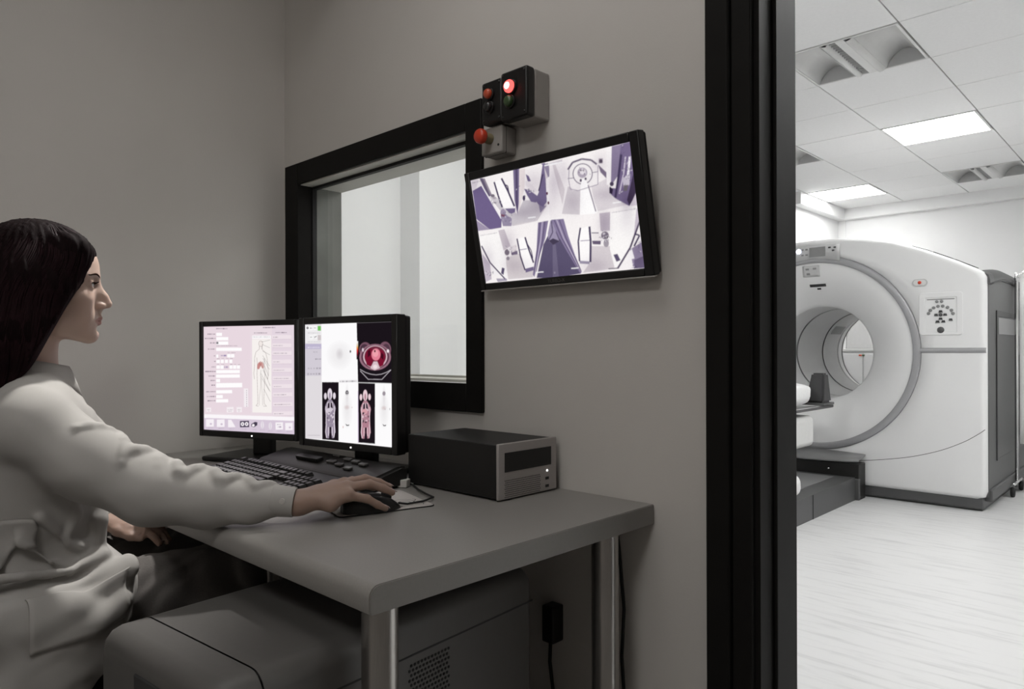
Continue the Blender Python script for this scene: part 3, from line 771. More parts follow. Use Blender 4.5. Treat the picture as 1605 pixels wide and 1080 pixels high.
# ------------------------------------------------------------------ raster for the flat pictures on the screens
def s2l(c):
    c = np.asarray(c, float) / 255.0
    return np.where(c <= 0.04045, c / 12.92, ((c + 0.055) / 1.055) ** 2.4)
class Raster:
    def __init__(self, W, H, corners, bg):
        self.W, self.H = W, H
        self.img = np.zeros((H, W, 3)); self.img[:] = s2l(bg)
        src = np.array(corners, float); dst = np.array([(0, 0), (W, 0), (W, H), (0, H)], float)
        A = []; bb = []
        for (x, y), (u, v) in zip(src, dst):
            A.append([x, y, 1, 0, 0, 0, -u*x, -u*y]); bb.append(u)
            A.append([0, 0, 0, x, y, 1, -v*x, -v*y]); bb.append(v)
        self.h = np.append(np.linalg.solve(np.array(A), np.array(bb)), 1).reshape(3, 3)
        self.yy, self.xx = np.mgrid[0:H, 0:W] + 0.5
    def T(self, pts):
        p = np.asarray(pts, float); q = np.c_[p, np.ones(len(p))] @ self.h.T
        return q[:, :2] / q[:, 2:]
    def poly(self, pts, col, a=1.0, soft=0.0):
        q = self.T(pts); self._poly(q, col, a, soft)
    def _poly(self, q, col, a=1.0, soft=0.0):
        x0, y0 = np.floor(q.min(0)).astype(int) - 1; x1, y1 = np.ceil(q.max(0)).astype(int) + 1
        x0, y0, x1, y1 = max(x0, 0), max(y0, 0), min(x1, self.W), min(y1, self.H)
        if x1 <= x0 or y1 <= y0: return
        cov = np.zeros((y1-y0, x1-x0))
        for oy in (-.33, 0, .33):
            for ox in (-.33, 0, .33):
                X = self.xx[y0:y1, x0:x1] + ox; Y = self.yy[y0:y1, x0:x1] + oy
                ins = np.zeros(X.shape, bool)
                for i in range(len(q)):
                    xa, ya = q[i]; xb, yb = q[(i+1) % len(q)]
                    if ya == yb: continue
                    ins ^= ((ya > Y) != (yb > Y)) & (X < (xb-xa) * (Y-ya) / (yb-ya) + xa)
                cov += ins
        cov = (cov / 9.0 * a)[..., None]
        self.img[y0:y1, x0:x1] = self.img[y0:y1, x0:x1] * (1-cov) + s2l(col) * cov
    def rect(self, x0, y0, x1, y1, col, a=1.0): self.poly([(x0, y0), (x1, y0), (x1, y1), (x0, y1)], col, a)
    def line(self, p, q, col, wd=2.0, a=1.0):
        (x0, y0), (x1, y1) = p, q; l = math.hypot(x1-x0, y1-y0) or 1; nx, ny = -(y1-y0)/l*wd/2, (x1-x0)/l*wd/2
        self.poly([(x0+nx, y0+ny), (x1+nx, y1+ny), (x1-nx, y1-ny), (x0-nx, y0-ny)], col, a)
    def pline(self, pts, col, wd=2.0, a=1.0):
        for p, q in zip(pts, pts[1:]): self.line(p, q, col, wd, a)
    def ell(self, cx, cy, rx, ry, col, a=1.0, rot=0.0, n=28):
        c, s = math.cos(rot), math.sin(rot)
        self.poly([(cx + rx*math.cos(t)*c - ry*math.sin(t)*s, cy + rx*math.cos(t)*s + ry*math.sin(t)*c) for t in np.linspace(0, 2*PI, n, endpoint=False)], col, a)
    def blob(self, cx, cy, rx, ry, col, a=1.0):
        for k in range(6): self.ell(cx, cy, rx * (1 - k/6.5), ry * (1 - k/6.5), col, a / 4)
    def shade(self, cx, cy, rx, ry, col, a):
        q = self.T([(cx, cy), (cx + rx, cy), (cx, cy + ry)]); e1, e2 = q[1] - q[0], q[2] - q[0]
        det = e1[0]*e2[1] - e1[1]*e2[0]; X, Y = self.xx - q[0][0], self.yy - q[0][1]
        u, v = (X*e2[1] - Y*e2[0])/det, (Y*e1[0] - X*e1[1])/det
        w_ = (a*np.exp(-(u*u + v*v)))[..., None]; self.img = self.img*(1 - w_) + self.img*s2l(col)*w_
    def words(self, x0, x1, y, h, col, a=0.8, seed=0, slope=0.0):
        """illegible small print, as the picture shows it"""
        rng = random.Random(seed); x = x0
        while x < x1:
            wl = rng.uniform(h*.7, h*1.8)
            yy = y + slope * (x - x0); k = rng.uniform(.55, 1)
            self.rect(x, yy - h*k/2, min(x + wl, x1), yy + h*k/2, col, a * rng.uniform(.55, 1)); x += wl + h*rng.uniform(.15, .5)
    def blur(self, n=1):
        for _ in range(n):
            p = np.pad(self.img, ((1, 1), (1, 1), (0, 0)), 'edge')
            self.img = (p[:-2, 1:-1] + p[2:, 1:-1] + p[1:-1, :-2] + p[1:-1, 2:] + 4 * self.img) / 8
    def screen(self, name, parent, x0, x1, z0, z1, y, m):
        W, H = self.W, self.H
        xs = np.linspace(x0, x1, W); zs = np.linspace(z1, z0, H)
        V = np.zeros((H, W, 3)); V[..., 0] = xs[None]; V[..., 1] = y; V[..., 2] = zs[:, None]
        idx = np.arange(H*W).reshape(H, W)
        F = np.stack([idx[1:, :-1], idx[1:, 1:], idx[:-1, 1:], idx[:-1, :-1]], -1).reshape(-1, 4)
        o = np_mesh(name, V.reshape(-1, 3), F, m, parent, smooth=False)
        at = o.data.color_attributes.new('picture', 'FLOAT_COLOR', 'POINT')
        c = np.ones((H*W, 4), np.float32); c[:, :3] = np.clip(self.img.reshape(-1, 3), 0, 1)
        at.data.foreach_set('color', c.ravel())
        return o
M['screen'] = attr_emis('lit_screen', 'picture', SCREEN)

# ---- left monitor picture (patient form with a body diagram)
def left_picture():
    R = Raster(340, 310, [(85, 118), (833, 100), (822, 1003), (78, 945)], (233, 219, 226))
    ink = (95, 80, 100)
    R.poly([(85, 118), (460, 109), (455, 830), (80, 800)], (232, 216, 224))
    R.poly([(640, 104), (833, 100), (822, 860), (630, 840)], (228, 214, 224))
    R.words(186, 275, 134, 9, ink, .85, 1); R.words(565, 668, 124, 10, ink, .85, 2); R.words(492, 598, 168, 9, ink, .85, 3); R.words(668, 762, 165, 9, ink, .85, 4)
    white = (255, 253, 254)
    rows = [(115, 178, 186, 232), (95, 213, 186, 282), (135, 249, 186, 282), (118, 299, 184, 390), (165, 354, 184, 200), (165, 398, 184, 212), (145, 443, 184, 212), (95, 480, 182, 372), (120, 516, 180, 372), (135, 552, 180, 212), (142, 590, 180, 390), (100, 642, 180, 308), (103, 681, 180, 232), (110, 715, 178, 275)]
    for k, (lx, y, x0, x1) in enumerate(rows):
        R.words(lx, x0 - 5, y, 9, ink, .85, 10 + k); h = 15 if k not in (10,) else 20
        R.rect(x0, y - h + 4, x1, y + h, white)
    R.rect(186, 240, 202, 258, (60, 55, 70), .8)
    R.words(185, 355, 273, 7, ink, .6, 40)
    for x in (272, 302): R.rect(x, 340, x + 28, 367, white)
    for x in (219, 253, 288): R.rect(x, 385, x + 24, 412, white)
    for x in (216, 288, 318, 348): R.rect(x, 431, x + 26, 459, white)
    R.words(220, 268, 352, 14, (120, 105, 160), .8, 42); R.words(244, 282, 445, 13, (120, 105, 160), .8, 43)
    for k, (x, y) in enumerate(((275, 329), (300, 329), (320, 329), (190, 377), (226, 375), (262, 375), (295, 376), (187, 421), (225, 423), (295, 424), (325, 423), (358, 426))): R.words(x, x + 20, y, 6, ink, .6, 50 + k)
    R.line((95, 476), (180, 480), ink, 3, .6)
    # body diagram
    R.poly([(475, 218), (633, 216), (628, 822), (470, 815)], (246, 241, 238))
    R.rect(476, 190, 630, 214, white); R.words(480, 625, 201, 8, ink, .7, 60)
    body = (112, 92, 92)
    R.ell(546, 256, 17, 24, (240, 232, 228)); R.pline([(546 + 17*math.cos(t), 256 + 24*math.sin(t)) for t in np.linspace(0, 2*PI, 20)], body, 2.5, .8)
    R.pline([(535, 275), (534, 300), (505, 325), (494, 370), (492, 440), (486, 500), (490, 545)], body, 2.6, .8)
    R.pline([(556, 276), (558, 305), (585, 330), (598, 380), (600, 440), (606, 500), (598, 550)], body, 2.6, .8)
    R.pline([(512, 370), (516, 430), (512, 500), (514, 600), (516, 700), (514, 745), (500, 760), (520, 766)], body, 2.6, .8)
    R.pline([(575, 375), (572, 440), (578, 500), (570, 610), (566, 700), (568, 745), (586, 768), (560, 766)], body, 2.6, .8)
    R.pline([(543, 520), (540, 610), (528, 700), (526, 760)], body, 2.2, .7); R.pline([(545, 520), (550, 620), (554, 700), (556, 760)], body, 2.2, .7)
    R.ell(528, 436, 13, 30, (190, 112, 108), .85, .2); R.ell(556, 432, 12, 28, (196, 130, 124), .8, -.2); R.ell(542, 420, 9, 22, (176, 100, 96), .6)
    for p, q in (((552, 242), (622, 226)), ((556, 262), (620, 290)), ((560, 270), (552, 300)), ((560, 316), (620, 348)), ((560, 352), (615, 440)), ((562, 375), (614, 468)), ((560, 400), (606, 520)), ((556, 440), (618, 600)), ((545, 500), (618, 650)), ((560, 470), (600, 545)), ((552, 540), (612, 640)), ((566, 625), (618, 730)), ((540, 520), (545, 470))):
        R.line(p, q, (70, 62, 66), 2.4, .75)
    for k, y in enumerate((203, 272, 335, 405, 474, 542, 607, 675, 755, 830)):
        R.rect(640, y - 18, 800, y + 16, (238, 226, 232)); R.line((640, y + 16), (800, y + 17), (190, 172, 186), 2, .8)
        R.words(648, 690 + (k * 37) % 100, y, 7, ink, .7, 80 + k)
    R.rect(402, 620, 437, 770, (243, 236, 240)); 
    for y in range(632, 765, 18): R.line((425, y), (425, y + 10), ink, 4, .7)
    for (x0, y0, x1, y1) in ((98, 770, 138, 805), (262, 768, 318, 812), (342, 770, 385, 812)): R.rect(x0, y0, x1, y1, (244, 236, 240)); R.words(x0 + 8, x1 - 8, (y0+y1)/2, 6, ink, .6, x0); R.words(x0 + 14, x1 - 14, (y0+y1)/2 + 12, 6, ink, .5, x0 + 1)
    R.poly([(84, 822), (826, 860), (825, 892), (82, 852)], (250, 246, 249))
    R.poly([(82, 852), (825, 892), (822, 1003), (78, 945)], (214, 200, 216))
    for k, (x, y) in enumerate(((128, 893), (214, 897), (300, 905), (404, 908), (486, 914), (550, 918), (615, 928), (690, 930), (770, 936))):
        c = (246, 240, 245)
        if k == 3: R.rect(x - 36, y - 26, x + 38, y + 26, (82, 72, 92)); R.ell(x - 15, y, 14, 16, c); R.ell(x + 18, y, 14, 16, c); R.ell(x - 15, y, 5, 6, (82, 72, 92)); R.ell(x + 18, y, 5, 6, (82, 72, 92))
        elif k == 4: R.poly([(x - 26, y - 5), (x + 4, y - 22), (x + 24, y - 18), (x + 22, y + 6), (x - 6, y + 22), (x - 26, y + 14)], (70, 62, 80)); R.ell(x - 10, y + 6, 11, 11, c)
        elif k == 2: R.poly([(x - 28, y - 34), (x - 2, y - 34), (x + 32, y + 26), (x - 28, y + 26)], c)
        elif k in (5, 6): R.ell(x, y, 13, 30, (234, 226, 234)); R.line((x, y - 26), (x, y + 26), (190, 176, 196), 3)
        else: R.rect(x - 32, y - 30, x + 30, y + 30, c); R.ell(x + 6, y + 8, 9, 8, (206, 192, 210))
        if k == 7: R.words(x - 20, x + 14, y - 12, 9, (90, 80, 100), .7, 7); R.words(x - 14, x + 18, y + 8, 8, (90, 80, 100), .6, 8)
        R.words(x - 20, x + 20, y + 41, 5, ink, .4, 90 + k)
    R.blur(1); return R
# ---- right monitor picture (image viewer)
def right_picture():
    R = Raster(340, 320, [(52, 103), (700, 75), (698, 1040), (52, 935)], (252, 251, 252))
    dark = (26, 20, 26); ink = (70, 60, 75)
    R.poly([(52, 103), (168, 98), (168, 946), (52, 935)], (224, 219, 223))
    R.poly([(52, 242), (168, 244), (168, 480), (52, 478)], (210, 204, 214))
    R.rect(56, 106, 166, 240, (238, 236, 238))
    R.poly([(52, 246), (168, 246), (168, 282), (52, 282)], (190, 182, 208))
    for (x, y) in ((72, 130), (96, 130), (124, 128), (96, 196), (124, 192)): R.rect(x - 12, y - 15, x + 12, y + 15, (250, 250, 250)); R.words(x - 9, x + 9, y, 10, ink, .7, x + y)
    R.ell(70, 128, 8, 10, (80, 72, 84), .7); R.line((118, 202), (134, 186), ink, 3)
    R.rect(142, 113, 165, 148, (112, 190, 92)); R.rect(142, 180, 165, 220, (206, 198, 200))
    for k, y in enumerate((165, 230)): R.words(72, 162, y, 5, ink, .6, 20 + k)
    R.words(70, 160, 271, 6, (245, 240, 250), .9, 23); R.words(110, 142, 305, 7, ink, .5, 24); R.words(124, 166, 357, 7, ink, .8, 25)
    for k in range(5): R.words(70 + 20*k, 84 + 20*k, 425, 13, ink, .45, 30 + k); R.words(66 + 20*k, 80 + 20*k, 466, 16, ink, .5, 40 + k)
    R.line((68, 912), (156, 918), (150, 140, 150), 2)
    # four dark views
    R.poly([(426, 86), (700, 75), (700, 549), (434, 536)], dark)
    R.poly([(172, 527), (292, 530), (290, 966), (172, 948)], dark)
    R.poly([(436, 538), (562, 546), (560, 1004), (436, 986)], dark)
    R.line((434, 538), (700, 552), (225, 225, 225), 4)
    R.line((424, 86), (700, 75), (200, 195, 200), 3)
    # pale planar view
    R.blob(300, 330, 95, 110, (226, 223, 225), .55); R.blob(300, 320, 28, 45, (196, 190, 194), .5); R.ell(379, 303, 5, 10, (18, 14, 18))
    # colour bar
    for k in range(13):
        y = 226 + k * 10.5; c = [(250, 250, 250), (240, 232, 226), (226, 214, 196), (226, 200, 150), (232, 160, 90), (226, 110, 60), (210, 64, 50), (190, 40, 50), (150, 26, 44), (110, 18, 40), (70, 14, 34), (40, 10, 26), (20, 8, 14)][k]
        R.rect(424, y, 436, y + 11, c)
    # axial slice
    R.ell(490, 290, 46, 56, (120, 84, 100)); R.ell(640, 290, 46, 60, (120, 84, 100)); R.ell(484, 288, 32, 40, (76, 52, 66)); R.ell(648, 290, 30, 44, (84, 58, 72))
    R.ell(565, 348, 120, 100, (150, 110, 126)); R.ell(565, 346, 106, 90, (92, 56, 72)); R.ell(565, 345, 92, 86, (208, 178, 188)); R.ell(565, 343, 82, 78, (110, 40, 60))
    R.poly([(500, 300), (530, 275), (545, 300), (548, 370), (530, 420), (500, 405), (488, 350)], (122, 20, 48)); R.poly([(600, 290), (625, 300), (640, 350), (625, 410), (595, 425), (575, 385), (590, 340)], (122, 20, 48))
    R.poly([(508, 300), (526, 290), (530, 330), (508, 350)], (64, 12, 30)); R.poly([(612, 310), (628, 330), (626, 370), (606, 350)], (64, 12, 30))
    R.ell(570, 328, 34, 46, (226, 130, 150)); R.ell(566, 318, 22, 28, (238, 160, 172)); R.ell(562, 302, 6, 9, (60, 16, 30))
    R.poly([(552, 380), (580, 380), (600, 430), (560, 448), (528, 430)], (214, 190, 198)); R.ell(564, 420, 16, 15, (240, 222, 226)); R.ell(662, 302, 10, 13, (238, 224, 230)); R.ell(472, 292, 8, 14, (214, 196, 206))
    R.pline([(450, 438), (490, 462), (530, 476), (570, 482), (610, 478), (650, 464), (684, 446), (614, 518), (510, 514), (452, 450)], (228, 220, 228), 3.5, .85)
    # coronal slices
    def man(cx, y0, hue, s=1.0):
        a = {0: (226, 216, 226), 1: (232, 206, 214)}[hue]; mid = {0: (150, 138, 156), 1: (176, 128, 142)}[hue]; dk = (44, 32, 46)
        R.ell(cx, y0 + 42, 17, 42, a); R.ell(cx, y0 + 55, 6, 26, mid)
        for sg in (-1, 1): R.ell(cx + sg*32, y0 + 56, 10, 24, a)
        R.poly([(cx - 12, y0 + 84), (cx + 12, y0 + 84), (cx + 34, y0 + 120), (cx + 42, y0 + 150), (cx + 32, y0 + 200), (cx + 40, y0 + 330), (cx - 32, y0 + 330), (cx - 28, y0 + 200), (cx - 36, y0 + 150), (cx - 30, y0 + 118)], mid)
        R.poly([(cx - 20, y0 + 100), (cx + 20, y0 + 100), (cx + 26, y0 + 160), (cx - 24, y0 + 160)], a, .7)
        R.poly([(cx - 15, y0 + 112), (cx - 2, y0 + 98), (cx - 2, y0 + 146), (cx - 18, y0 + 150)], dk); R.poly([(cx + 16, y0 + 110), (cx + 5, y0 + 98), (cx + 5, y0 + 140), (cx + 22, y0 + 150)], dk)
        R.ell(cx - 6, y0 + 165, 22, 20, (214, 160, 168) if hue else (210, 200, 212))
        rng = random.Random(3 + hue)
        for k in range(26): R.ell(cx + rng.uniform(-20, 28), y0 + rng.uniform(170, 285), rng.uniform(4, 9), rng.uniform(4, 11), rng.choice([a, dk, mid, a]), .8)
        R.poly([(cx - 26, y0 + 260), (cx + 30, y0 + 260), (cx + 36, y0 + 320), (cx + 28, y0 + 368), (cx + 14, y0 + 368), (cx + 6, y0 + 300), (cx - 2, y0 + 300), (cx - 8, y0 + 368), (cx - 24, y0 + 366), (cx - 32, y0 + 320)], mid, .95)
        R.pline([(cx - 26, y0 + 262), (cx - 31, y0 + 320), (cx - 24, y0 + 364)], a, 6); R.pline([(cx + 30, y0 + 262), (cx + 34, y0 + 320), (cx + 27, y0 + 364)], a, 6); R.pline([(cx - 10, y0 + 285), (cx - 12, y0 + 350)], a, 5); R.pline([(cx + 16, y0 + 285), (cx + 18, y0 + 350)], a, 5)
        R.pline([(cx - 30, y0 + 130), (cx - 27, y0 + 200), (cx - 28, y0 + 262)], a, 5); R.pline([(cx + 34, y0 + 130), (cx + 32, y0 + 200), (cx + 32, y0 + 262)], a, 5)
        R.poly([(cx - 4, y0 + 285), (cx + 9, y0 + 285), (cx + 8, y0 + 372), (cx - 2, y0 + 372)], (34, 24, 34))
    man(228, 575, 0); man(488, 592, 1)
    # projections
    for (cx, y0, hot) in ((353, 590, True), (630, 605, False)):
        R.blob(cx, y0 + 150, 40, 140, (214, 210, 212), .35); R.blob(cx, y0 + 40, 14, 90, (206, 200, 204), .35)
        R.ell(cx, y0 + 20, 12, 17, (34, 26, 40) if hot else (150, 140, 150), .95)
        if hot: R.rect(cx - 6, y0 + 14, cx + 7, y0 + 20, (210, 205, 210)); R.rect(cx - 4, y0 + 27, cx + 5, y0 + 34, (210, 205, 210))
        R.blob(cx - 2, y0 + 130, 22, 20, (196, 170, 170), .5)
        R.poly([(cx - 14, y0 + 250), (cx + 2, y0 + 262), (cx + 16, y0 + 258), (cx + 12, y0 + 268), (cx - 4, y0 + 268)], (20, 14, 20))
        if hot: R.ell(cx - 30, y0 + 275, 4, 9, (200, 150, 140), .6); R.ell(cx + 36, y0 + 132, 3, 5, (190, 160, 150), .7)
        else: R.ell(cx + 44, y0 + 140, 3, 9, (110, 100, 110), .7); R.ell(cx + 8, y0 + 140, 3, 4, (120, 110, 120), .6)
    R.rect(294, 514, 432, 536, (240, 238, 240)); R.words(300, 425, 526, 10, ink, .75, 71)
    R.line((434, 600), (434, 990), (214, 196, 220), 5)
    R.blur(2); return R
# ---- wall screen picture (four camera views)
def tv_picture():
    R = Raster(460, 270, [(45, 545), (755, 375), (820, 938), (112, 1010)], (246, 241, 241))
    A = lambda pts: [((730 + x / 4.153 - 720) * 2.8406, (200 + y / 4.153 - 90) * 2.8421) for x, y in pts]
    B = lambda pts: [((860 + x / 4.153 - 720) * 2.8406, (200 + y / 4.153 - 90) * 2.8421) for x, y in pts]
    dkp, mdp, ltp, flo, pal = (72, 62, 92), (120, 108, 142), (180, 170, 190), (204, 198, 204), (226, 219, 224)
    # view 1
    R.poly(A([(300, 640), (150, 450), (180, 440), (330, 560), (370, 470), (440, 470), (520, 510), (460, 605)]), flo)
    R.poly(A([(20, 340), (80, 330), (60, 400), (40, 420)]), pal)
    R.poly(A([(85, 326), (118, 326), (168, 440), (140, 448)]), (148, 138, 152)); R.poly(A([(84, 326), (104, 324), (156, 440), (140, 446)]), (104, 94, 118))
    R.poly(A([(38, 408), (100, 372), (160, 470), (228, 590), (226, 650), (150, 662), (62, 594)]), (112, 98, 138)); R.pline(A([(98, 372), (225, 590)]), (240, 236, 240), 5)
    R.poly(A([(62, 600), (150, 662), (70, 672)]), (160, 148, 172))
    R.poly(A([(184, 346), (232, 330), (318, 520), (286, 552), (240, 520)]), (253, 250, 250)); R.poly(A([(246, 524), (318, 522), (316, 548), (290, 560)]), mdp)
    R.pline(A([(180, 350), (206, 440), (232, 516)]), dkp, 7); R.pline(A([(228, 326), (270, 410), (312, 510)]), dkp, 8); R.pline(A([(246, 366), (268, 376), (276, 420)]), dkp, 5)
    R.ell(*A([(170, 440)])[0], 9, 7, (120, 112, 124)); R.ell(*A([(180, 455)])[0], 8, 5, (170, 160, 170))
    R.ell(*A([(238, 552)])[0], 13, 17, (158, 146, 168)); R.poly(A([(220, 570), (250, 560), (294, 590), (292, 640), (236, 640)]), (150, 140, 164)); R.poly(A([(222, 560), (250, 565), (246, 580), (226, 576)]), (120, 80, 100))
    R.poly(A([(304, 270), (352, 262), (348, 430), (332, 565), (312, 470)]), mdp); R.poly(A([(318, 268), (334, 266), (334, 540), (322, 500)]), dkp, .75); R.poly(A([(344, 264), (384, 260), (378, 390), (340, 550)]), (232, 222, 222))
    R.poly(A([(375, 395), (412, 405), (470, 448), (452, 486), (420, 480), (396, 440)]), mdp); R.poly(A([(386, 300), (406, 312), (420, 345), (400, 350)]), mdp)
    R.poly(A([(382, 348), (396, 340), (462, 408), (442, 424), (385, 372)]), (236, 230, 232)); R.ell(*A([(374, 456)])[0], 6, 12, dkp)
    R.poly(A([(468, 498), (448, 470), (470, 420), (496, 240), (484, 232), (512, 226), (515, 330), (524, 480), (506, 516)]), mdp); R.pline(A([(498, 300), (470, 410)]), dkp, 5)
    R.poly(A([(505, 505), (524, 480), (522, 510), (440, 610), (300, 640), (340, 622), (455, 605)]), (214, 206, 210)); R.poly(A([(470, 500), (520, 508), (480, 555)]), mdp, .8)
    # view 2
    R.poly(A([(505, 240), (623, 205), (623, 330), (530, 330), (525, 420)]), (214, 206, 212)); R.poly(A([(500, 236), (530, 228), (560, 330), (535, 330)]), mdp, .8)
    R.poly(A([(520, 330), (560, 300), (623, 560), (623, 590), (540, 600), (470, 606), (524, 520)]), (247, 243, 243)); R.poly(A([(575, 260), (600, 255), (623, 400), (623, 520)]), (216, 208, 212))
    for p in ((525, 426), (546, 441), (533, 488), (603, 340), (603, 495)): R.ell(*A([p])[0], 4, 7, (96, 52, 76))
    R.poly(B([(0, 240), (100, 225), (120, 370), (100, 490), (75, 580), (0, 590)]), (243, 238, 239)); R.poly(B([(20, 240), (40, 240), (100, 400), (85, 500)]), (218, 210, 214))
    R.poly(B([(80, 560), (120, 380), (200, 410), (195, 565)]), (212, 205, 210)); R.poly(B([(270, 380), (370, 330), (390, 420), (505, 500), (330, 540), (300, 545)]), (222, 215, 219))
    R.poly(B([(120, 270), (150, 225), (210, 205), (270, 210), (308, 240), (312, 370), (270, 380), (200, 405), (150, 408), (130, 360), (118, 320)]), (240, 235, 236))
    R.pline(B([(120, 272), (150, 225), (210, 203), (270, 210), (306, 238)]), (110, 100, 120), 8)
    R.pline([(lambda q: q)(B([(215 + 62*math.cos(t), 300 + 66*math.sin(t))])[0]) for t in np.linspace(0, 2*PI, 30)], (110, 100, 122), 4)
    c = B([(213, 292)])[0]; R.ell(c[0], c[1], 22, 23, (176, 166, 180)); R.ell(c[0] + 1, c[1] - 4, 13, 12, (228, 220, 226)); R.words(c[0] - 10, c[0] + 10, c[1] - 10, 6, (60, 50, 66), .8, 5)
    R.pline(B([(118, 330), (155, 326)]), (120, 110, 130), 3); R.pline(B([(276, 292), (312, 286)]), (120, 110, 130), 3)
    R.poly(B([(202, 372), (212, 335), (230, 330), (250, 370), (312, 545), (290, 560), (198, 566)]), (255, 253, 253)); R.pline(B([(250, 372), (300, 545)]), (140, 130, 146), 5); R.ell(*B([(203, 342)])[0], 5, 7, (90, 80, 100)); R.ell(*B([(234, 332)])[0], 5, 6, (90, 80, 100))
    R.poly(B([(315, 240), (368, 290), (368, 330), (330, 290)]), (124, 112, 134)); R.rect(*B([(318, 200)])[0], *B([(345, 232)])[0], (170, 160, 172)); R.ell(*B([(332, 218)])[0], 7, 9, (90, 80, 96))
    R.poly(B([(368, 130), (402, 122), (398, 370), (370, 372)]), (250, 246, 246)); R.poly(B([(402, 122), (462, 108), (450, 300), (396, 380)]), (142, 130, 158))
    R.poly(B([(460, 108), (522, 92), (545, 200), (565, 420), (515, 510), (425, 460), (388, 425), (385, 390), (430, 395)]), (120, 106, 140))
    R.pline(B([(462, 175), (448, 300), (425, 455)]), dkp, 10); R.pline(B([(490, 190), (478, 300), (450, 430)]), (206, 196, 214), 6); R.pline(B([(518, 190), (512, 250), (505, 320), (495, 380)]), (244, 238, 246), 10); R.poly(B([(470, 330), (520, 300), (515, 370), (480, 410)]), (200, 192, 206)); R.poly(B([(478, 375), (508, 372), (500, 412), (478, 412)]), (112, 104, 112))
    R.poly(B([(388, 380), (410, 400), (405, 432), (386, 425)]), (50, 40, 64)); R.ell(*B([(402, 366)])[0], 9, 10, (80, 70, 92)); R.poly(B([(548, 260), (565, 420), (515, 508), (500, 470)]), (66, 54, 78)); R.poly(B([(560, 415), (566, 505), (520, 508)]), (214, 204, 214))
    # view 3
    R.poly(A([(80, 690), (205, 668), (290, 640), (460, 612), (440, 975), (130, 1015)]), (246, 241, 241))
    R.poly(A([(205, 668), (245, 660), (285, 770), (240, 800)]), (204, 195, 202)); R.poly(A([(250, 850), (340, 820), (440, 940), (430, 975), (270, 990)]), (216, 208, 210))
    R.poly(A([(85, 700), (205, 675), (255, 860), (260, 990), (230, 985), (90, 770)]), (250, 247, 246)); R.pline(A([(95, 770), (150, 880), (250, 990)]), (96, 86, 110), 6); R.poly(A([(98, 820), (150, 890), (160, 990), (120, 1010)]), (196, 186, 198)); R.poly(A([(160, 900), (215, 960), (170, 965)]), (244, 240, 242))
    R.poly(A([(228, 912), (246, 918), (238, 962), (222, 950)]), (92, 82, 110)); R.poly(A([(190, 985), (260, 985), (262, 1000), (200, 1008)]), mdp, .7)
    R.poly(A([(330, 722), (378, 712), (436, 905), (438, 930), (382, 938)]), (254, 251, 251)); R.pline(A([(328, 722), (350, 840), (380, 930)]), dkp, 6); R.pline(A([(380, 712), (400, 780), (435, 880)]), dkp, 7); R.pline(A([(398, 762), (420, 800), (430, 850)]), dkp, 4); R.poly(A([(380, 920), (436, 905), (436, 930), (384, 945)]), mdp); R.pline(A([(345, 796), (392, 788)]), mdp, 3)
    R.ell(*A([(262, 812)])[0], 11, 14, (128, 118, 130)); R.ell(*A([(268, 852)])[0], 7, 9, (150, 142, 152)); R.poly(A([(280, 775), (325, 760), (330, 800), (290, 815)]), (228, 220, 222)); R.poly(A([(288, 815), (330, 800), (332, 825), (292, 832)]), (120, 108, 130))
    # the curtained middle
    R.poly(A([(455, 980), (500, 760), (530, 700), (623, 690), (640, 985)]), (92, 84, 112)); R.poly(B([(0, 700), (30, 700), (120, 780), (205, 950), (0, 985)]), (92, 84, 112))
    R.poly(A([(560, 760), (580, 760), (600, 980), (560, 985)]), (112, 104, 130)); R.ell(*A([(572, 945)])[0], 4, 5, (146, 138, 160))
    R.poly(A([(465, 616), (532, 604), (512, 720), (470, 850), (440, 975), (430, 958), (455, 790)]), (132, 120, 152))
    for o in (0, 16, 32): R.pline(A([(478 + o, 614 - o*.2), (468 + o*.8, 740), (440 + o*.35, 940)]), dkp if o != 16 else (206, 196, 214), 4, .7)
    R.poly(A([(546, 602), (596, 598), (606, 740), (560, 760), (534, 738), (528, 690)]), (156, 146, 172)); R.pline(A([(552, 606), (560, 680), (530, 740)]), dkp, 5, .8); R.pline(A([(590, 600), (584, 680), (606, 736)]), dkp, 5, .8); R.poly(A([(534, 736), (562, 720), (608, 738), (562, 762)]), (70, 62, 84))
    R.poly(A([(592, 600), (623, 596), (623, 730)]), (150, 138, 166)); R.poly(B([(10, 598), (92, 592), (120, 700), (165, 830), (212, 930), (200, 952), (110, 800), (55, 700)]), (136, 124, 156))
    for o in (0, 16, 34): R.pline(B([(30 + o, 598), (80 + o*.8, 720), (196 + o*.2, 930)]), dkp if o != 16 else (206, 196, 214), 4, .7)
    # view 4
    R.poly(B([(92, 592), (330, 560), (395, 550), (395, 780), (420, 915), (212, 945), (165, 830)]), (247, 242, 242)); R.poly(B([(322, 556), (392, 548), (390, 670), (330, 672)]), (196, 186, 196)); R.poly(B([(270, 770), (395, 770), (420, 915), (215, 945), (260, 880)]), (214, 206, 210))
    R.poly(B([(198, 655), (252, 640), (268, 860), (262, 885), (192, 880)]), (254, 251, 251)); R.pline(B([(200, 650), (186, 740), (194, 870)]), dkp, 7); R.pline(B([(258, 642), (266, 740), (264, 875)]), dkp, 9); R.pline(B([(200, 736), (258, 732)]), mdp, 3); R.poly(B([(192, 865), (262, 870), (258, 888), (196, 885)]), mdp, .8)
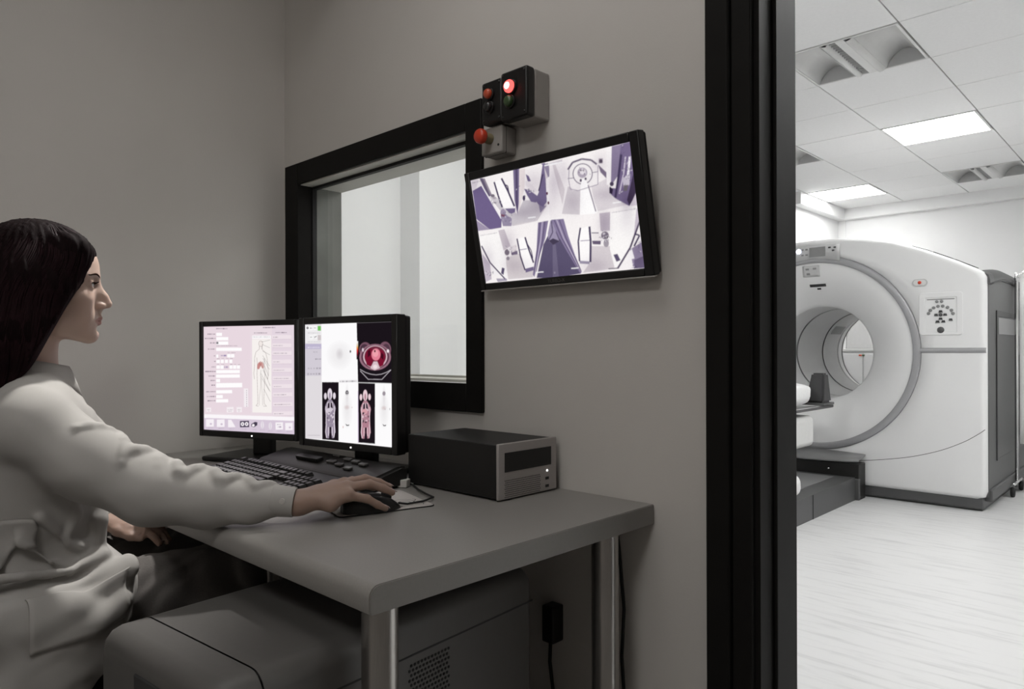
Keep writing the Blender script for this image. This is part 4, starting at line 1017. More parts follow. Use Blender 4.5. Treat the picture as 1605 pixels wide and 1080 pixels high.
    R.poly(B([(275, 690), (330, 690), (330, 735), (285, 735)]), (238, 232, 233)); R.poly(B([(275, 735), (332, 735), (330, 760), (280, 758)]), (104, 92, 116)); R.pline(B([(272, 684), (318, 684)]), dkp, 4); R.ell(*B([(358, 700)])[0], 17, 18, (130, 120, 134)); R.ell(*B([(352, 690)])[0], 6, 6, (210, 204, 210)); R.ell(*B([(366, 752)])[0], 12, 17, (164, 156, 166)); R.ell(*B([(370, 712)])[0], 5, 6, (70, 60, 76))
    R.poly(B([(392, 552), (565, 520), (580, 590), (545, 720), (445, 900), (420, 912), (390, 790)]), (251, 248, 247)); R.poly(B([(560, 525), (575, 520), (584, 600), (540, 740), (545, 680)]), (204, 194, 206)); R.pline(B([(584, 600), (520, 780), (440, 915)]), (90, 80, 102), 8); R.poly(B([(412, 826), (438, 820), (458, 862), (432, 872)]), (92, 82, 110)); R.poly(B([(520, 790), (600, 740), (614, 905), (540, 915)]), (150, 138, 164)); R.poly(B([(530, 785), (548, 850), (490, 865)]), (246, 242, 244)); R.pline(B([(548, 690), (580, 700), (545, 770)]), dkp, 7); R.poly(B([(545, 860), (614, 830), (614, 912), (548, 916)]), (110, 98, 126))
    R.pline(B([(380, 918), (440, 914)]), (80, 70, 90), 4)
    # time stamps, joints between the views
    wht = (255, 255, 255)
    for pts, sd in ((A([(400, 586), (450, 580)]), 1), (A([(450, 944), (500, 940)]), 2), (B([(140, 917), (188, 913)]), 3), (B([(408, 490), (462, 482)]), 4), (A([(508, 246), (590, 228)]), 5), (B([(4, 238), (86, 222)]), 6)):
        R.line(pts[0], pts[1], wht, 5, .9)
    for pts, sd in ((A([(88, 702), (200, 682)]), 8), (B([(402, 552), (556, 526)]), 9), (A([(36, 356), (120, 336)]), 10)):
        (xa, ya), (xb, yb) = pts; R.words(xa, xb, ya, 4, (110, 100, 120), .8, sd, (yb - ya) / (xb - xa))
    rng = np.random.RandomState(4)
    for (x, y, rx, ry, a) in ((60, 560, 60, 40, .35), (330, 560, 60, 60, .4), (350, 660, 50, 40, .5), (280, 690, 60, 30, .4), (420, 560, 30, 90, .45), (465, 520, 26, 60, .3), (500, 640, 40, 50, .35), (640, 610, 50, 30, .35), (620, 470, 30, 40, .3), (690, 520, 40, 90, .35), (740, 640, 30, 50, .5), (215, 830, 30, 60, .4), (120, 900, 30, 60, .35), (240, 930, 60, 40, .35), (400, 960, 110, 50, .25), (600, 930, 60, 40, .35), (640, 740, 30, 60, .4), (740, 720, 40, 60, .25), (790, 860, 30, 70, .4), (545, 560, 26, 30, .15)):
        R.shade(x, y, rx, ry, (170, 158, 178), a)
    for (x, y, w_, h_, n_) in ((158, 640, 22, 14, 14), (300, 590, 40, 22, 12), (745, 500, 16, 60, 30), (720, 470, 10, 90, 14), (640, 800, 24, 26, 26), (225, 850, 26, 22, 20), (205, 700, 22, 26, 18), (795, 830, 14, 40, 14), (545, 505, 22, 12, 14), (130, 960, 30, 20, 12), (775, 930, 24, 20, 12)):
        for _ in range(n_):
            x0, y0 = x + rng.normal(0, w_/2), y + rng.normal(0, h_/2); an = rng.uniform(0, PI); l_ = rng.uniform(3, 10); c_ = (235, 230, 236) if rng.rand() < .4 else (84, 74, 102)
            R.line((x0, y0), (x0 + l_*math.cos(an), y0 + l_*math.sin(an)), c_, 2.5, .75)
    R.pline([(485, 500), (483, 545), (490, 585), (525, 592)], (150, 140, 158), 3); R.pline([(525, 592), (612, 565), (612, 480)], (150, 140, 158), 3)
    R.img *= (1 + rng.normal(0, .035, R.img.shape[:2]))[..., None]
    R.blur(2); return R

# ------------------------------------------------------------------ monitors
def monitor(name, label, loc, rz, W, scr, pic, base=(-.125, -.03, .125, .15)):
    r = empty(name, label, 'monitor', loc, rz, group='desktop monitors')
    zb, zt = .067, .402
    b = MB()
    x0, x1, z0, z1 = scr
    hw = W / 2
    for lo, hi in (((-hw, 0, zb), (x0, .03, zt)), ((x1, 0, zb), (hw, .03, zt)), ((x0, 0, zb), (x1, .03, z0)), ((x0, 0, z1), (x1, .03, zt))): b.box(lo, hi, .002, 1)
    b.build('bezel', M['blackplastic'], r)
    b = MB(); b.box((-hw + .002, .0305, zb + .002), (hw - .002, .052, zt - .002), .006); b.build('back_shell', M['blackplastic'], r)
    b = MB(); b.box((-hw + .03, .052, zb + .05), (hw - .03, .078, zt - .03), .012); b.build('back_hump', M['blackplastic'], r)
    pic.screen('screen', r, x0, x1, z0, z1, .006, M['screen'])
    b = MB(); b.lathe([(0, -.0012), (.0022, -.0012), (.0022, .0), (0, .0)], (.02, 0, zb + .008), 'y', 12); b.build('power_light', M['led'], r)
    b = MB(); b.box((-.035, .06, .012), (.035, .085, .20), .006); b.build('stand_neck', M['blackplastic'], r)
    b = MB(); b.box((base[0], base[1], .0005), (base[2], base[3], .014), .005); b.build('stand_base', M['blackplastic'], r)
    return r
monitor('monitor', 'left desktop monitor showing a pink form with a body diagram', (-1.937, .9395, TZ), math.radians(20.6), .360, (-.1665, .168, .0855, .3865), left_picture(), (-.14, -.03, .07, .15))
monitor('monitor', 'right desktop monitor showing dark and white body scan images', (-1.527, .9975, TZ), math.radians(8.9), .356, (-.159, .158, .0850, .384), right_picture(), (-.10, .055, .10, .17))

# ------------------------------------------------------------------ wall screen
tv = empty('wall_screen', 'black flat wall screen tilted down showing four purple camera views', 'screen', (-1.016, 1.187, 1.331), rot=(math.radians(11.8), 0, 0))
b = MB(); hw, hh = .2475, .1415
x0, x1, z0, z1 = -.232, .225, -.1257, .1226
for lo, hi in (((-hw, 0, -hh), (x0, .022, hh)), ((x1, 0, -hh), (hw, .022, hh)), ((x0, 0, -hh), (x1, .022, z0)), ((x0, 0, z1), (x1, .022, hh))): b.box(lo, hi, .002, 1)
b.build('bezel', M['blackplastic'], tv)
MB().box((-hw + .002, .0225, -hh + .002), (hw - .002, .034, hh - .002), .005).build('back_shell', M['blackplastic'], tv)
tv_picture().screen('screen', tv, x0, x1, z0, z1, .005, M['screen'])
MB().box((-hw, -.001, -hh - .0035), (hw, .012, -hh - .0002), .001).build('bottom_strip', M['alu'], tv)
fnt = bpy.data.curves.new('brand_lettering', 'FONT'); fnt.body = 'TURBO-X'; fnt.size = .0115; fnt.align_x = 'CENTER'; fnt.align_y = 'CENTER'; fnt.extrude = .0002
_t = bpy.data.objects.new('lettering_source', fnt); COL.objects.link(_t); bpy.context.view_layer.update()
_me = bpy.data.meshes.new_from_object(_t.evaluated_get(bpy.context.evaluated_depsgraph_get())); bpy.data.objects.remove(_t)
fo_ = bpy.data.objects.new('brand_lettering', _me); COL.objects.link(fo_); fo_.parent = tv; fo_.location = (-.005, -.0006, -.134); fo_.rotation_euler = (PI/2, 0, 0)
_me.materials.clear(); _me.materials.append(mat('grey_print', (.10, .095, .09), .5, noise=.02))
MB().box((-.05, .0345, -.05), (.05, .040, .05), .002).build('mount_plate', M['blackmetal'], tv)
b = MB(); b.box((-.02, .040, -.02), (.02, .058, .02), .002); b.build('mount_arm', M['blackmetal'], tv)

# ------------------------------------------------------------------ push button boxes on the wall
def push_box(name, label, x0, x1, z0, z1, yf, parts):
    r = empty(name, label, 'control box', ((x0 + x1) / 2, D, z0), group=None)
    MB().box((x0 + .001, yf + .028, z0 + .001), (x1 - .001, D - .0005, z1 - .001), .004).build('base', M['boxgrey'], r, world=True)
    b = MB(); b.box((x0, yf, z0), (x1, yf + .028, z1), .006, 3); cv = b.build('cover', M['blackplastic'], r, world=True)
    for sx in (x0 + .008, x1 - .008):
        for sz in (z0 + .009, z1 - .009):
            b = MB(); b.lathe([(0, -.0012), (.0026, -.0012), (.003, 0), (0, 0)], (sx, yf, sz), 'y', 10); b.build('screw', M['darklens'], cv, world=False).location = -Vector(r.location)
    return r
def lens(r, x, z, yf, rad, m, core=None, name='lens'):
    b = MB(); b.lathe([(rad + .003, yf), (rad + .003, yf - .005), (rad, yf - .006), (rad, yf)], (x, 0, z), 'y', 24); ring = b.build('lens_ring', M['blackplastic'], r, world=True)
    b = MB(); b.lathe([(rad, yf - .002), (rad, yf - .010), (rad*.8, yf - .014), (0, yf - .016)], (x, 0, z), 'y', 24); b.build(name, m, r, world=True)
    if core:
        b = MB(); b.lathe([(0, yf - .018), (rad*.5, yf - .0165), (rad*.55, yf - .015), (0, yf - .0145)], (x, 0, z), 'y', 20); b.build('glowing_bulb', core, r, world=True)
r = push_box('button_box', 'black push button box with a dull orange button left of the lit one', -1.229, -1.1615, 1.583, 1.684, 1.185, None)
lens(r, -1.199, 1.651, 1.185, .0115, M['orange'], name='orange_button'); lens(r, -1.199, 1.620, 1.185, .0115, M['darklens'], name='dark_button')
r = push_box('lamp_box', 'black signal box with a glowing red lamp above a green lens', -1.1525, -1.069, 1.572, 1.684, 1.172, None)
lens(r, -1.117, 1.644, 1.172, .0145, M['redglow'], M['redcore'], 'red_lamp'); lens(r, -1.119, 1.611, 1.172, .0125, M['green'], name='green_lens')
r = empty('emergency_stop', 'grey emergency stop box with a red mushroom button under the button boxes', 'control box', (-1.20, D, 1.515))
MB().box((-1.245, 1.200, 1.515), (-1.175, D - .0005, 1.5795), .004).build('box', M['boxgrey'], r, world=True)
MB().box((-1.2455, 1.214, 1.5145), (-1.1745, 1.2155, 1.580), .0005).build('lid_joint', M['seam'], r, world=True)
b = MB(); b.lathe([(.013, 1.200), (.013, 1.188), (.010, 1.184), (.010, 1.176)], (-1.215, 0, 1.552), 'y', 22); b.build('collar', M['yellow'], r, world=True)
b = MB(); b.lathe([(.009, 1.178), (.0165, 1.176), (.0178, 1.172), (.0174, 1.165), (.0145, 1.160), (0, 1.158)], (-1.215, 0, 1.552), 'y', 26); b.build('mushroom_button', M['red'], r, world=True)
b = MB(); b.lathe([(0, 1.1995), (.003, 1.1995), (.003, 1.1985), (0, 1.1985)], (-1.186, 0, 1.533), 'y', 10); b.build('screw', M['darklens'], r, world=True)

# ------------------------------------------------------------------ small workstation box on the desk
ws = empty('workstation', 'black computer box with a brushed metal front on the desk', 'computer', (-1.23, 1.137, TZ))
MB().box((-1.338, 1.046, TZ + .004), (-1.043, 1.228, .848), .002, 1).build('case', M['blackmetal'], ws, world=True)
MB().box((-1.0425, 1.044, TZ + .003), (-1.035, 1.230, .850), .002).build('front_panel', M['alu'], ws, world=True)
MB().box((-1.0352, 1.0625, .790), (-1.0335, 1.210, .8305), .0005).build('drive_bay', M['blackplastic'], ws, world=True)
hb = MB()
for rw in range(9):
    for c in range(25):
        y = 1.0635 + c * .0045 + (rw % 2) * .00225; z = .7375 + rw * .0043
        hb.lathe([(0, -1.0346), (.00125, -1.0346), (.00125, -1.0352)], (0, y, z), 'x', 6, smooth=False)
o = hb.build('vent_holes', M['ink'], ws, world=True); o['kind'] = 'stuff'
b = MB(); b.lathe([(0, -1.0335), (.0022, -1.0335), (.0022, -1.035), (0, -1.035)], (0, 1.197, .778), 'x', 12); b.build('power_light', M['led'], ws, world=True)
for z in (.761, .744): MB().box((-1.0352, 1.1915, z - .003), (-1.0340, 1.2025, z + .003), .0003).build('usb_port', M['ink'], ws, world=True)
for x, y in ((-1.32, 1.06), (-1.32, 1.21), (-1.06, 1.06), (-1.06, 1.21)):
    b = MB(); b.lathe([(0, TZ), (.009, TZ), (.009, TZ + .0042), (0, TZ + .0042)], (x, y, 0), 'z', 14); b.build('foot', M['rubber'], ws, world=True)

# ------------------------------------------------------------------ keyboard
kb = empty('keyboard', 'black computer keyboard lying in front of the monitors', 'keyboard', (-1.583, .815, TZ), math.radians(-1.0))
KW, KD = .455, .158
b = MB(); b.prism([(-KD/2, 0), (KD/2, 0), (KD/2, .030), (KD/2 - .012, .032), (-KD/2, .013)], 'x', -KW/2, KW/2)
bmesh.ops.bevel(b.bm, geom=list(b.bm.edges), offset=.003, segments=2, affect='EDGES'); b.build('body', M['kbbody'], kb, sharp=50)
tilt = math.atan2(.019, KD - .012)
key_cache = {}
def key(x, y, wd, dp=.0172):
    k = round(wd, 4)
    z = .0135 + (y + KD/2) * math.tan(tilt)
    if k not in key_cache:
        b = MB(); h = .0075
        vs = [(-wd/2, -dp/2, 0), (wd/2, -dp/2, 0), (wd/2, dp/2, 0), (-wd/2, dp/2, 0), (-wd/2 + .0022, -dp/2 + .0016, h), (wd/2 - .0022, -dp/2 + .0016, h), (wd/2 - .0022, dp/2 - .0026, h + .0006), (-wd/2 + .0022, dp/2 - .0026, h + .0006)]
        b._add(vs, [(4, 5, 6, 7), (0, 1, 5, 4), (1, 2, 6, 5), (2, 3, 7, 6), (3, 0, 4, 7)])
        bmesh.ops.bevel(b.bm, geom=[e for e in b.bm.edges if all(v.co.z > .005 for v in e.verts)], offset=.0009, segments=1, affect='EDGES')
        o = b.build('key', M['keytop'], kb); key_cache[k] = o
    else: o = copy_obj(key_cache[k], kb)
    o.location = (x, y, z); o.rotation_euler = (tilt, 0, 0)
U = .01905; X0 = -KW/2 + .012; Y0 = -KD/2 + .020
def row(y, x, ws_):
    for q in ws_:
        if q > 0: key(x + q*U/2, y, q*U - .0018)
        x += abs(q)*U
row(Y0, X0, [1.25, 1.25, 1.25, 6.0, 1.25, 1.25, 1.25, 1.5, -.3, 1, 1, 1, -.3, 2, 1, 1])
row(Y0 + U, X0, [1.25] + [1]*11 + [2.75, -.3, -1, 1, -1, -.3, 1, 1, 1, 1])
row(Y0 + 2*U, X0, [1.75] + [1]*11 + [2.25, -3.6, 1, 1, 1, 1])
row(Y0 + 3*U, X0, [1.5] + [1]*12 + [1.5, -.3, 1, 1, 1, -.3, 1, 1, 1, 1])
row(Y0 + 4*U, X0, [1]*13 + [2, -.3, 1, 1, 1, -.3, 1, 1, 1, 1])
row(Y0 + 5.35*U, X0, [1, -1, 1, 1, 1, 1, -.5, 1, 1, 1, 1, -.5, 1, 1, 1, 1, -.3, 1, 1, 1])

# ------------------------------------------------------------------ control console under the monitors
cs = empty('control_console', 'low black scanner control console with raised grey buttons behind the keyboard', 'control panel', (-1.560, .964, TZ), math.radians(1.0))
b = MB(); cw, cd = .50, .116
b.prism([(-cd/2, 0), (cd/2, 0), (cd/2, .046), (cd/2 - .02, .050), (-cd/2 + .006, .028), (-cd/2, .022)], 'x', -cw/2, cw/2)
bmesh.ops.bevel(b.bm, geom=list(b.bm.edges), offset=.006, segments=3, affect='EDGES'); b.build('case', M['kbbody'], cs, sharp=50)
ct_ = math.atan2(.022, cd - .026)
def console_button(x, y, wx, wy, m, name='button', h=.006):
    b = MB(); b.box((-wx/2, -wy/2, 0), (wx/2, wy/2, h), .002)
    o = b.build(name, m, cs); o.location = (x, y, .0285 + (y + cd/2 - .006) * math.tan(ct_)); o.rotation_euler = (ct_, 0, 0)
console_button(-.06, -.010, .10, .020, M['blackplastic'], 'slide_control', .010)
for x, y in ((.065, .020), (.105, .015), (.145, .008), (.075, -.012), (.125, -.022)): console_button(x, y, .026, .013, M['buttongrey'])
console_button(.03, -.004, .030, .014, M['buttongrey']); console_button(.005, .028, .03, .006, M['buttongrey'])

# ------------------------------------------------------------------ mouse, pad, cable, note
e1 = Vector((.265, .964, 0)).normalized(); e2 = Vector((-.964, .265, 0)).normalized()
pad = empty('mouse_pad', 'thin printed mouse pad under the mouse and hand', 'mouse pad', (-1.158, .742, TZ), math.atan2(e1.y, e1.x))
b = MB(); pts = []
for cx_, cy_, a0 in ((.20 - .012, .19 - .012, 0), (.012, .19 - .012, 90), (.012, .012, 180), (.20 - .012, .012, 270)):
    for k in range(5): a = math.radians(a0 + 22.5*k); pts.append((cx_ + .012*math.cos(a), cy_ + .012*math.sin(a)))
b.prism(pts, 'z', .0004, .0022); b.build('pad_base', M['rubber'], pad)
b = MB(); b.prism([(.1 + (x - .1)*.985, .095 + (y - .095)*.985) for x, y in pts], 'z', .0022, .0026); b.build('pad_face', M['padprint'], pad)
b = MB()
def pr(fn, n, wd=.0008):
    P = []
    q = [fn(i/(n-1)) for i in range(n)]
    for i, (x, y) in enumerate(q):
        a = q[max(0, i-1)]; c = q[min(n-1, i+1)]; l = math.hypot(c[0]-a[0], c[1]-a[1]) or 1
        nx, ny = -(c[1]-a[1])/l*wd, (c[0]-a[0])/l*wd; P.append([(x+nx, y+ny, .00266), (x-nx, y-ny, .00266)])
    b.grid(P, smooth=False)
pr(lambda t: (.155 + .022*math.cos(6.28*t*.8), .055 + .030*math.sin(6.28*t*.8)), 30); pr(lambda t: (.155 + .011*math.cos(6.28*t), .055 + .014*math.sin(6.28*t)), 24)
pr(lambda t: (.180 + .006*math.sin(9*t), .02 + .06*t), 16); pr(lambda t: (.125 + .012*math.sin(5*t), .015 + .03*t), 12); pr(lambda t: (.05 + .02*t, .022 + .01*math.sin(6*t)), 14); pr(lambda t: (.06 + .012*math.cos(6.28*t), .04 + .012*math.sin(6.28*t)), 20)
b.build('pad_print', M['ink'], pad)
ms = empty('computer_mouse', 'black computer mouse under the hand on the pad', 'mouse', (-1.1625, .817, TZ + .0027), math.atan2(e1.y, e1.x) - math.radians(4))
P = []
for i in range(17):
    t = -1 + 2*i/16; row_ = []
    hw_ = .0295 * (1 - abs(t)**3.2 * .62) * (1 + .05*t*-1); hh_ = .036 * (1 - .5*abs(t + .25)**2.2) * (1 if abs(t) < .98 else .85)
    for j in range(13):
        a = PI * j/12
        row_.append((.057*t, hw_*math.copysign(abs(math.cos(a))**.75, math.cos(a)), max(.0, hh_*math.sin(a)**.7)))
    P.append(row_)
b = MB(); b.grid(P); b.bm.verts.ensure_lookup_table()
for rr in (0, 16): b.bm.faces.new([b.bm.verts[rr*13 + j] for j in (range(13) if rr == 0 else range(12, -1, -1))])
bmesh.ops.recalc_face_normals(b.bm, faces=b.bm.faces); b.build('shell', M['blackplastic'], ms)
b = MB(); b.lathe([(0, -.004), (.011, -.004), (.012, 0), (.011, .004), (0, .004)], (.030, 0, .0235), 'y', 18); b.build('wheel', M['rubber'], ms)
_im = (Matrix.Translation(ms.location) @ Matrix.Rotation(ms.rotation_euler.z, 4, 'Z')).inverted()
b = MB(); b.tube([_im @ Vector(p) for p in ((-1.148, .873, TZ + .010), (-1.143, .892, TZ+.006), (-1.140, .93, TZ+.006), (-1.155, .97, TZ+.006), (-1.20, .985, TZ+.0055), (-1.25, 1.005, TZ+.005), (-1.30, 1.032, TZ+.004), (-1.345, 1.045, TZ+.004), (-1.356, 1.20, TZ+.004))], .0022, 8)
b.build('cable', M['rubber'], ms)
o = MB().box((-.017, -.012, 0), (.017, .012, .018), .002).build('adapter_block', M['paper']); o.location = (-1.318, 1.012, TZ + .0006); o.rotation_euler = (0, 0, .5); tag(o, 'small pale block behind the mouse beside the right monitor', 'adapter')

# ------------------------------------------------------------------ big beige box under the desk
ub = empty('floor_cabinet', 'large beige equipment cabinet with rounded top under the desk', 'cabinet', (-1.222, .352, 0), math.radians(5))
cw, cdp, chh = .350, .655, .622
def rounded(x0, x1, z0, z1, r, n=6):
    return [(x0, z0), (x1, z0)] + [(x1 - r + r*math.cos(a), z1 - r + r*math.sin(a)) for a in np.linspace(0, PI/2, n)] + [(x0 + r + r*math.cos(a), z1 - r + r*math.sin(a)) for a in np.linspace(PI/2, PI, n)]
def body_ring(y, r, ins):
    return [(x, y, z) for x, z in rounded(ins, cw - ins, .03, chh - ins, max(.03 - ins*.4, .008))]
b = MB()
rows_ = [body_ring(y, 0, i) for y, i in ((.0045 + .0, .030), (.0, .036),)]
P = [body_ring(.0, 0, .022), body_ring(.006, 0, .010), body_ring(.016, 0, .003), body_ring(.028, 0, .0), body_ring(.0655, 0, 0)]
b.grid(P, closed_v=True, flip=True); b.bm.verts.ensure_lookup_table(); nn = len(P[0]); b.bm.faces.new([b.bm.verts[i] for i in range(nn)]); bmesh.ops.recalc_face_normals(b.bm, faces=b.bm.faces); b.build('front_shell', M['beige'], ub, sharp=45)
b = MB(); P = [body_ring(.0685, 0, 0), body_ring(cdp - .02, 0, 0), body_ring(cdp - .006, 0, .006), body_ring(cdp, 0, .016)]
b.grid(P, closed_v=True, flip=True); b.bm.verts.ensure_lookup_table(); b.bm.faces.new([b.bm.verts[i + 3*nn] for i in range(nn)][::-1]); bmesh.ops.recalc_face_normals(b.bm, faces=b.bm.faces); b.build('main_shell', M['beige'], ub, sharp=45)
b = MB(); b.grid([body_ring(.05, 0, .006), body_ring(.08, 0, .006)], closed_v=True, flip=True); b.build('joint_core', M['seam'], ub)
MB().box((cw - .0005, .0690, chh - .066), (cw + .0008, cdp - .004, chh - .063), 0).build('side_joint', M['seam'], ub)
hb = MB()
for rw in range(14):
    for c in range(12):
        hb.lathe([(0, cw + .0010), (.0026, cw + .0010), (.0026, cw + .0004)], (0, .325 + c*.0078 + (rw % 2)*.0039, .440 + rw*.0078), 'x', 6, smooth=False)
o = hb.build('vent_holes', M['ink'], ub); o['kind'] = 'stuff'
MB().box((.13, -.003, .42), (.26, .002, .585), .002).build('front_recess', M['charcoal2'], ub)
for x in (.04, cw - .04):
    for y in (.06, cdp - .06):
        b = MB(); b.lathe([(0, 0), (.02, 0), (.022, .03), (0, .03)], (x, y, 0), 'z', 14); b.build('foot', M['rubber'], ub)

# ------------------------------------------------------------------ plug and cables on the wall under the desk
pl = empty('wall_plug', 'black power plug in the wall behind the beige cabinet', 'plug', (-1.05, D, .40))
MB().box((-1.066, 1.212, .385), (-1.032, D - .0005, .468), .004).build('body', M['blackplastic'], pl, world=True)
b = MB(); b.tube([(-1.05, 1.225, .386), (-1.05, 1.222, .34), (-1.042, 1.225, .27), (-1.05, 1.23, .18), (-1.045, 1.232, .01)], .004, 8); b.build('cable', M['rubber'], pl, world=True)
o = MB().tube([(-.885, 1.246, .689), (-.872, 1.244, .60), (-.862, 1.243, .50), (-.868, 1.243, .40), (-.860, 1.243, .28), (-.858, 1.243, .006)], .0035, 8).build('wall_cable', M['rubber']); tag(o, 'black cable hanging down the wall beside the far steel desk leg', 'cable')
# ------------------------------------------------------------------ signed distance fields -> one continuous surface
class Field:
    def __init__(self, xs, ys, zs, init=0.06):
        self.ax = [np.asarray(a, np.float64) for a in (xs, ys, zs)]
        self.init = init
        self.f = np.full([len(a) for a in self.ax], init, np.float32)
    def sub(self, c, rad):
        sl = []
        for a, q in zip(self.ax, c):
            i0 = np.searchsorted(a, q - rad); i1 = np.searchsorted(a, q + rad)
            sl.append(slice(max(i0 - 1, 0), min(i1 + 1, len(a))))
        return tuple(sl)
    def pts(self, sl):
        return np.meshgrid(*[a[s] for a, s in zip(self.ax, sl)], indexing='ij')
    def apply(self, sl, d, k, op):
        g = self.f[sl]
        if g.size == 0: return
        if op == 'sub':
            d = -d; h = np.clip(0.5 - 0.5*(g - d)/k, 0, 1); self.f[sl] = (g*(1-h) + d*h + k*h*(1-h)).astype(np.float32)
        else:
            h = np.clip(0.5 + 0.5*(g - d)/k, 0, 1); self.f[sl] = np.minimum(g*(1-h) + d*h - k*h*(1-h), g).astype(np.float32)
    def cone(self, a, b, ra, rb, k=0.02, op='add', T=None, flat=None):
        """tapered capsule from a to b"""
        if T is not None: a, b = T(a), T(b)
        a = np.array(a, float); b = np.array(b, float); c = (a + b)/2; L = np.linalg.norm(b - a)
        sl = self.sub(c, L/2 + max(ra, rb) + self.init + k)
        X, Y, Z = self.pts(sl)
        if X.size == 0: return
        ux, uy, uz = (b - a)/max(L, 1e-9)
        px, py, pz = X - a[0], Y - a[1], Z - a[2]
        t = np.clip((px*ux + py*uy + pz*uz)/max(L, 1e-9), 0, 1)
        d = np.sqrt((px - t*L*ux)**2 + (py - t*L*uy)**2 + (pz - t*L*uz)**2) - (ra + (rb - ra)*t)
        self.apply(sl, d, k, op)
    def chain(self, pts, rs, k=0.02, op='add', T=None):
        for i in range(len(pts) - 1): self.cone(pts[i], pts[i+1], rs[i], rs[i+1], k, op, T)
    def ell(self, c, r, k=0.02, op='add', T=None, R=None):
        """ellipsoid; R columns are its axes"""
        if T is not None:
            c = T(c); R = T.R if R is None else T.R @ R
        c = np.array(c, float); r = np.array(r, float)
        sl = self.sub(c, r.max() + self.init + k)
        X, Y, Z = self.pts(sl)
        if X.size == 0: return
        p = [X - c[0], Y - c[1], Z - c[2]]
        if R is not None:
            R = np.asarray(R); p = [R[0, i]*p[0] + R[1, i]*p[1] + R[2, i]*p[2] for i in range(3)]
        k0 = np.sqrt(sum((p[i]/r[i])**2 for i in range(3))) + 1e-9
        k1 = np.sqrt(sum((p[i]/r[i]**2)**2 for i in range(3))) + 1e-9
        self.apply(sl, k0*(k0 - 1)/k1, k, op)
    def mesh(self):
        f = self.f; ins = f < 0
        n = f.shape
        c = ins[:-1, :-1, :-1].astype(np.int8)
        tot = np.zeros([q - 1 for q in n], np.int8)
        for i in (0, 1):
            for j in (0, 1):
                for l in (0, 1): tot += ins[i:n[0]-1+i, j:n[1]-1+j, l:n[2]-1+l]
        act = (tot > 0) & (tot < 8)
        I = np.argwhere(act); idx = np.full(act.shape, -1, np.int32); idx[act] = np.arange(len(I))
        acc = np.zeros((len(I), 3)); cnt = np.zeros(len(I))
        corner = [(i, j, l) for i in (0, 1) for j in (0, 1) for l in (0, 1)]
        vals = {q: f[I[:, 0]+q[0], I[:, 1]+q[1], I[:, 2]+q[2]].astype(float) for q in corner}
        pos = lambda q: np.stack([self.ax[d][I[:, d] + q[d]] for d in range(3)], -1)
        P = {q: pos(q) for q in corner}
        for q in corner:
            for d in range(3):
                if q[d] == 0:
                    q2 = tuple(1 if e == d else q[e] for e in range(3))
                    a, b = vals[q], vals[q2]; m = (a < 0) != (b < 0)
                    t = (a/np.where(np.abs(a - b) < 1e-12, 1e-12, a - b))[m][:, None]
                    acc[m] += P[q][m]*(1 - t) + P[q2][m]*t; cnt[m] += 1
        V = acc/cnt[:, None]; Fs = []
        for d in range(3):
            e, g = [x for x in range(3) if x != d]
            s0 = [slice(1, -1)]*3; s0[d] = slice(0, -1); s1 = list(s0); s1[d] = slice(1, None)
            A, B = ins[tuple(s0)], ins[tuple(s1)]
            for flip, m in ((False, A & ~B), (True, ~A & B)):
                J = np.argwhere(m)
                if not len(J): continue
                J = J.copy(); J[:, e] += 1; J[:, g] += 1
                def at(de, dg):
                    Q = J.copy(); Q[:, e] -= de; Q[:, g] -= dg
                    return idx[Q[:, 0], Q[:, 1], Q[:, 2]]
                quad = np.stack([at(1, 1), at(0, 1), at(0, 0), at(1, 0)], -1)
                if flip != (d == 1): quad = quad[:, ::-1]
                Fs.append(quad)
        F = np.concatenate(Fs)
        return V, F[(F >= 0).all(1)]
    def sample(self, p):
        ii = []; tt = []
        for d in range(3):
            a = self.ax[d]; i = np.clip(np.searchsorted(a, p[:, d]) - 1, 0, len(a) - 2)
            ii.append(i); tt.append(np.clip((p[:, d] - a[i])/(a[i+1] - a[i]), 0, 1))
        out = 0
        for i in (0, 1):
            for j in (0, 1):
                for l in (0, 1):
                    wgt = (tt[0] if i else 1-tt[0])*(tt[1] if j else 1-tt[1])*(tt[2] if l else 1-tt[2])
                    out = out + wgt*self.f[ii[0]+i, ii[1]+j, ii[2]+l]
        return out
    def grad(self, p, h=0.003):
        g = np.stack([self.sample(p + np.eye(3)[d]*h) - self.sample(p - np.eye(3)[d]*h) for d in range(3)], -1)
        return g/np.maximum(np.linalg.norm(g, axis=1, keepdims=True), 1e-9)

def axis(lo, hi, coarse, zones):
    """coordinates from lo to hi, finer inside the zones [(a, b, step)]"""
    out = [lo]
    while out[-1] < hi:
        x = out[-1]; st = coarse
        for a, b, s in zones:
            if a <= x <= b: st = min(st, s)
            elif x < a: st = min(st, max(s, (a - x)*.5 + s*.5)) if a - x < coarse else st
        out.append(x + st)
    return np.array(out)

class Frame:
    """local x forward, y left, z up"""
    def __init__(self, o, yaw_, pitch=0.0, roll_=0.0):
        f = np.array([math.cos(yaw_), math.sin(yaw_), 0]); l = np.array([-math.sin(yaw_), math.cos(yaw_), 0]); u = np.array([0, 0, 1.])
        cp, sp = math.cos(pitch), math.sin(pitch)
        f, u = f*cp - u*sp, u*cp + f*sp            # positive pitch looks down
        self.R = np.stack([f, l, u], 1); self.o = np.array(o, float)
    def __call__(self, p): return self.o + self.R @ np.array(p, float)
    def inv(self, P): return (np.asarray(P) - self.o) @ self.R

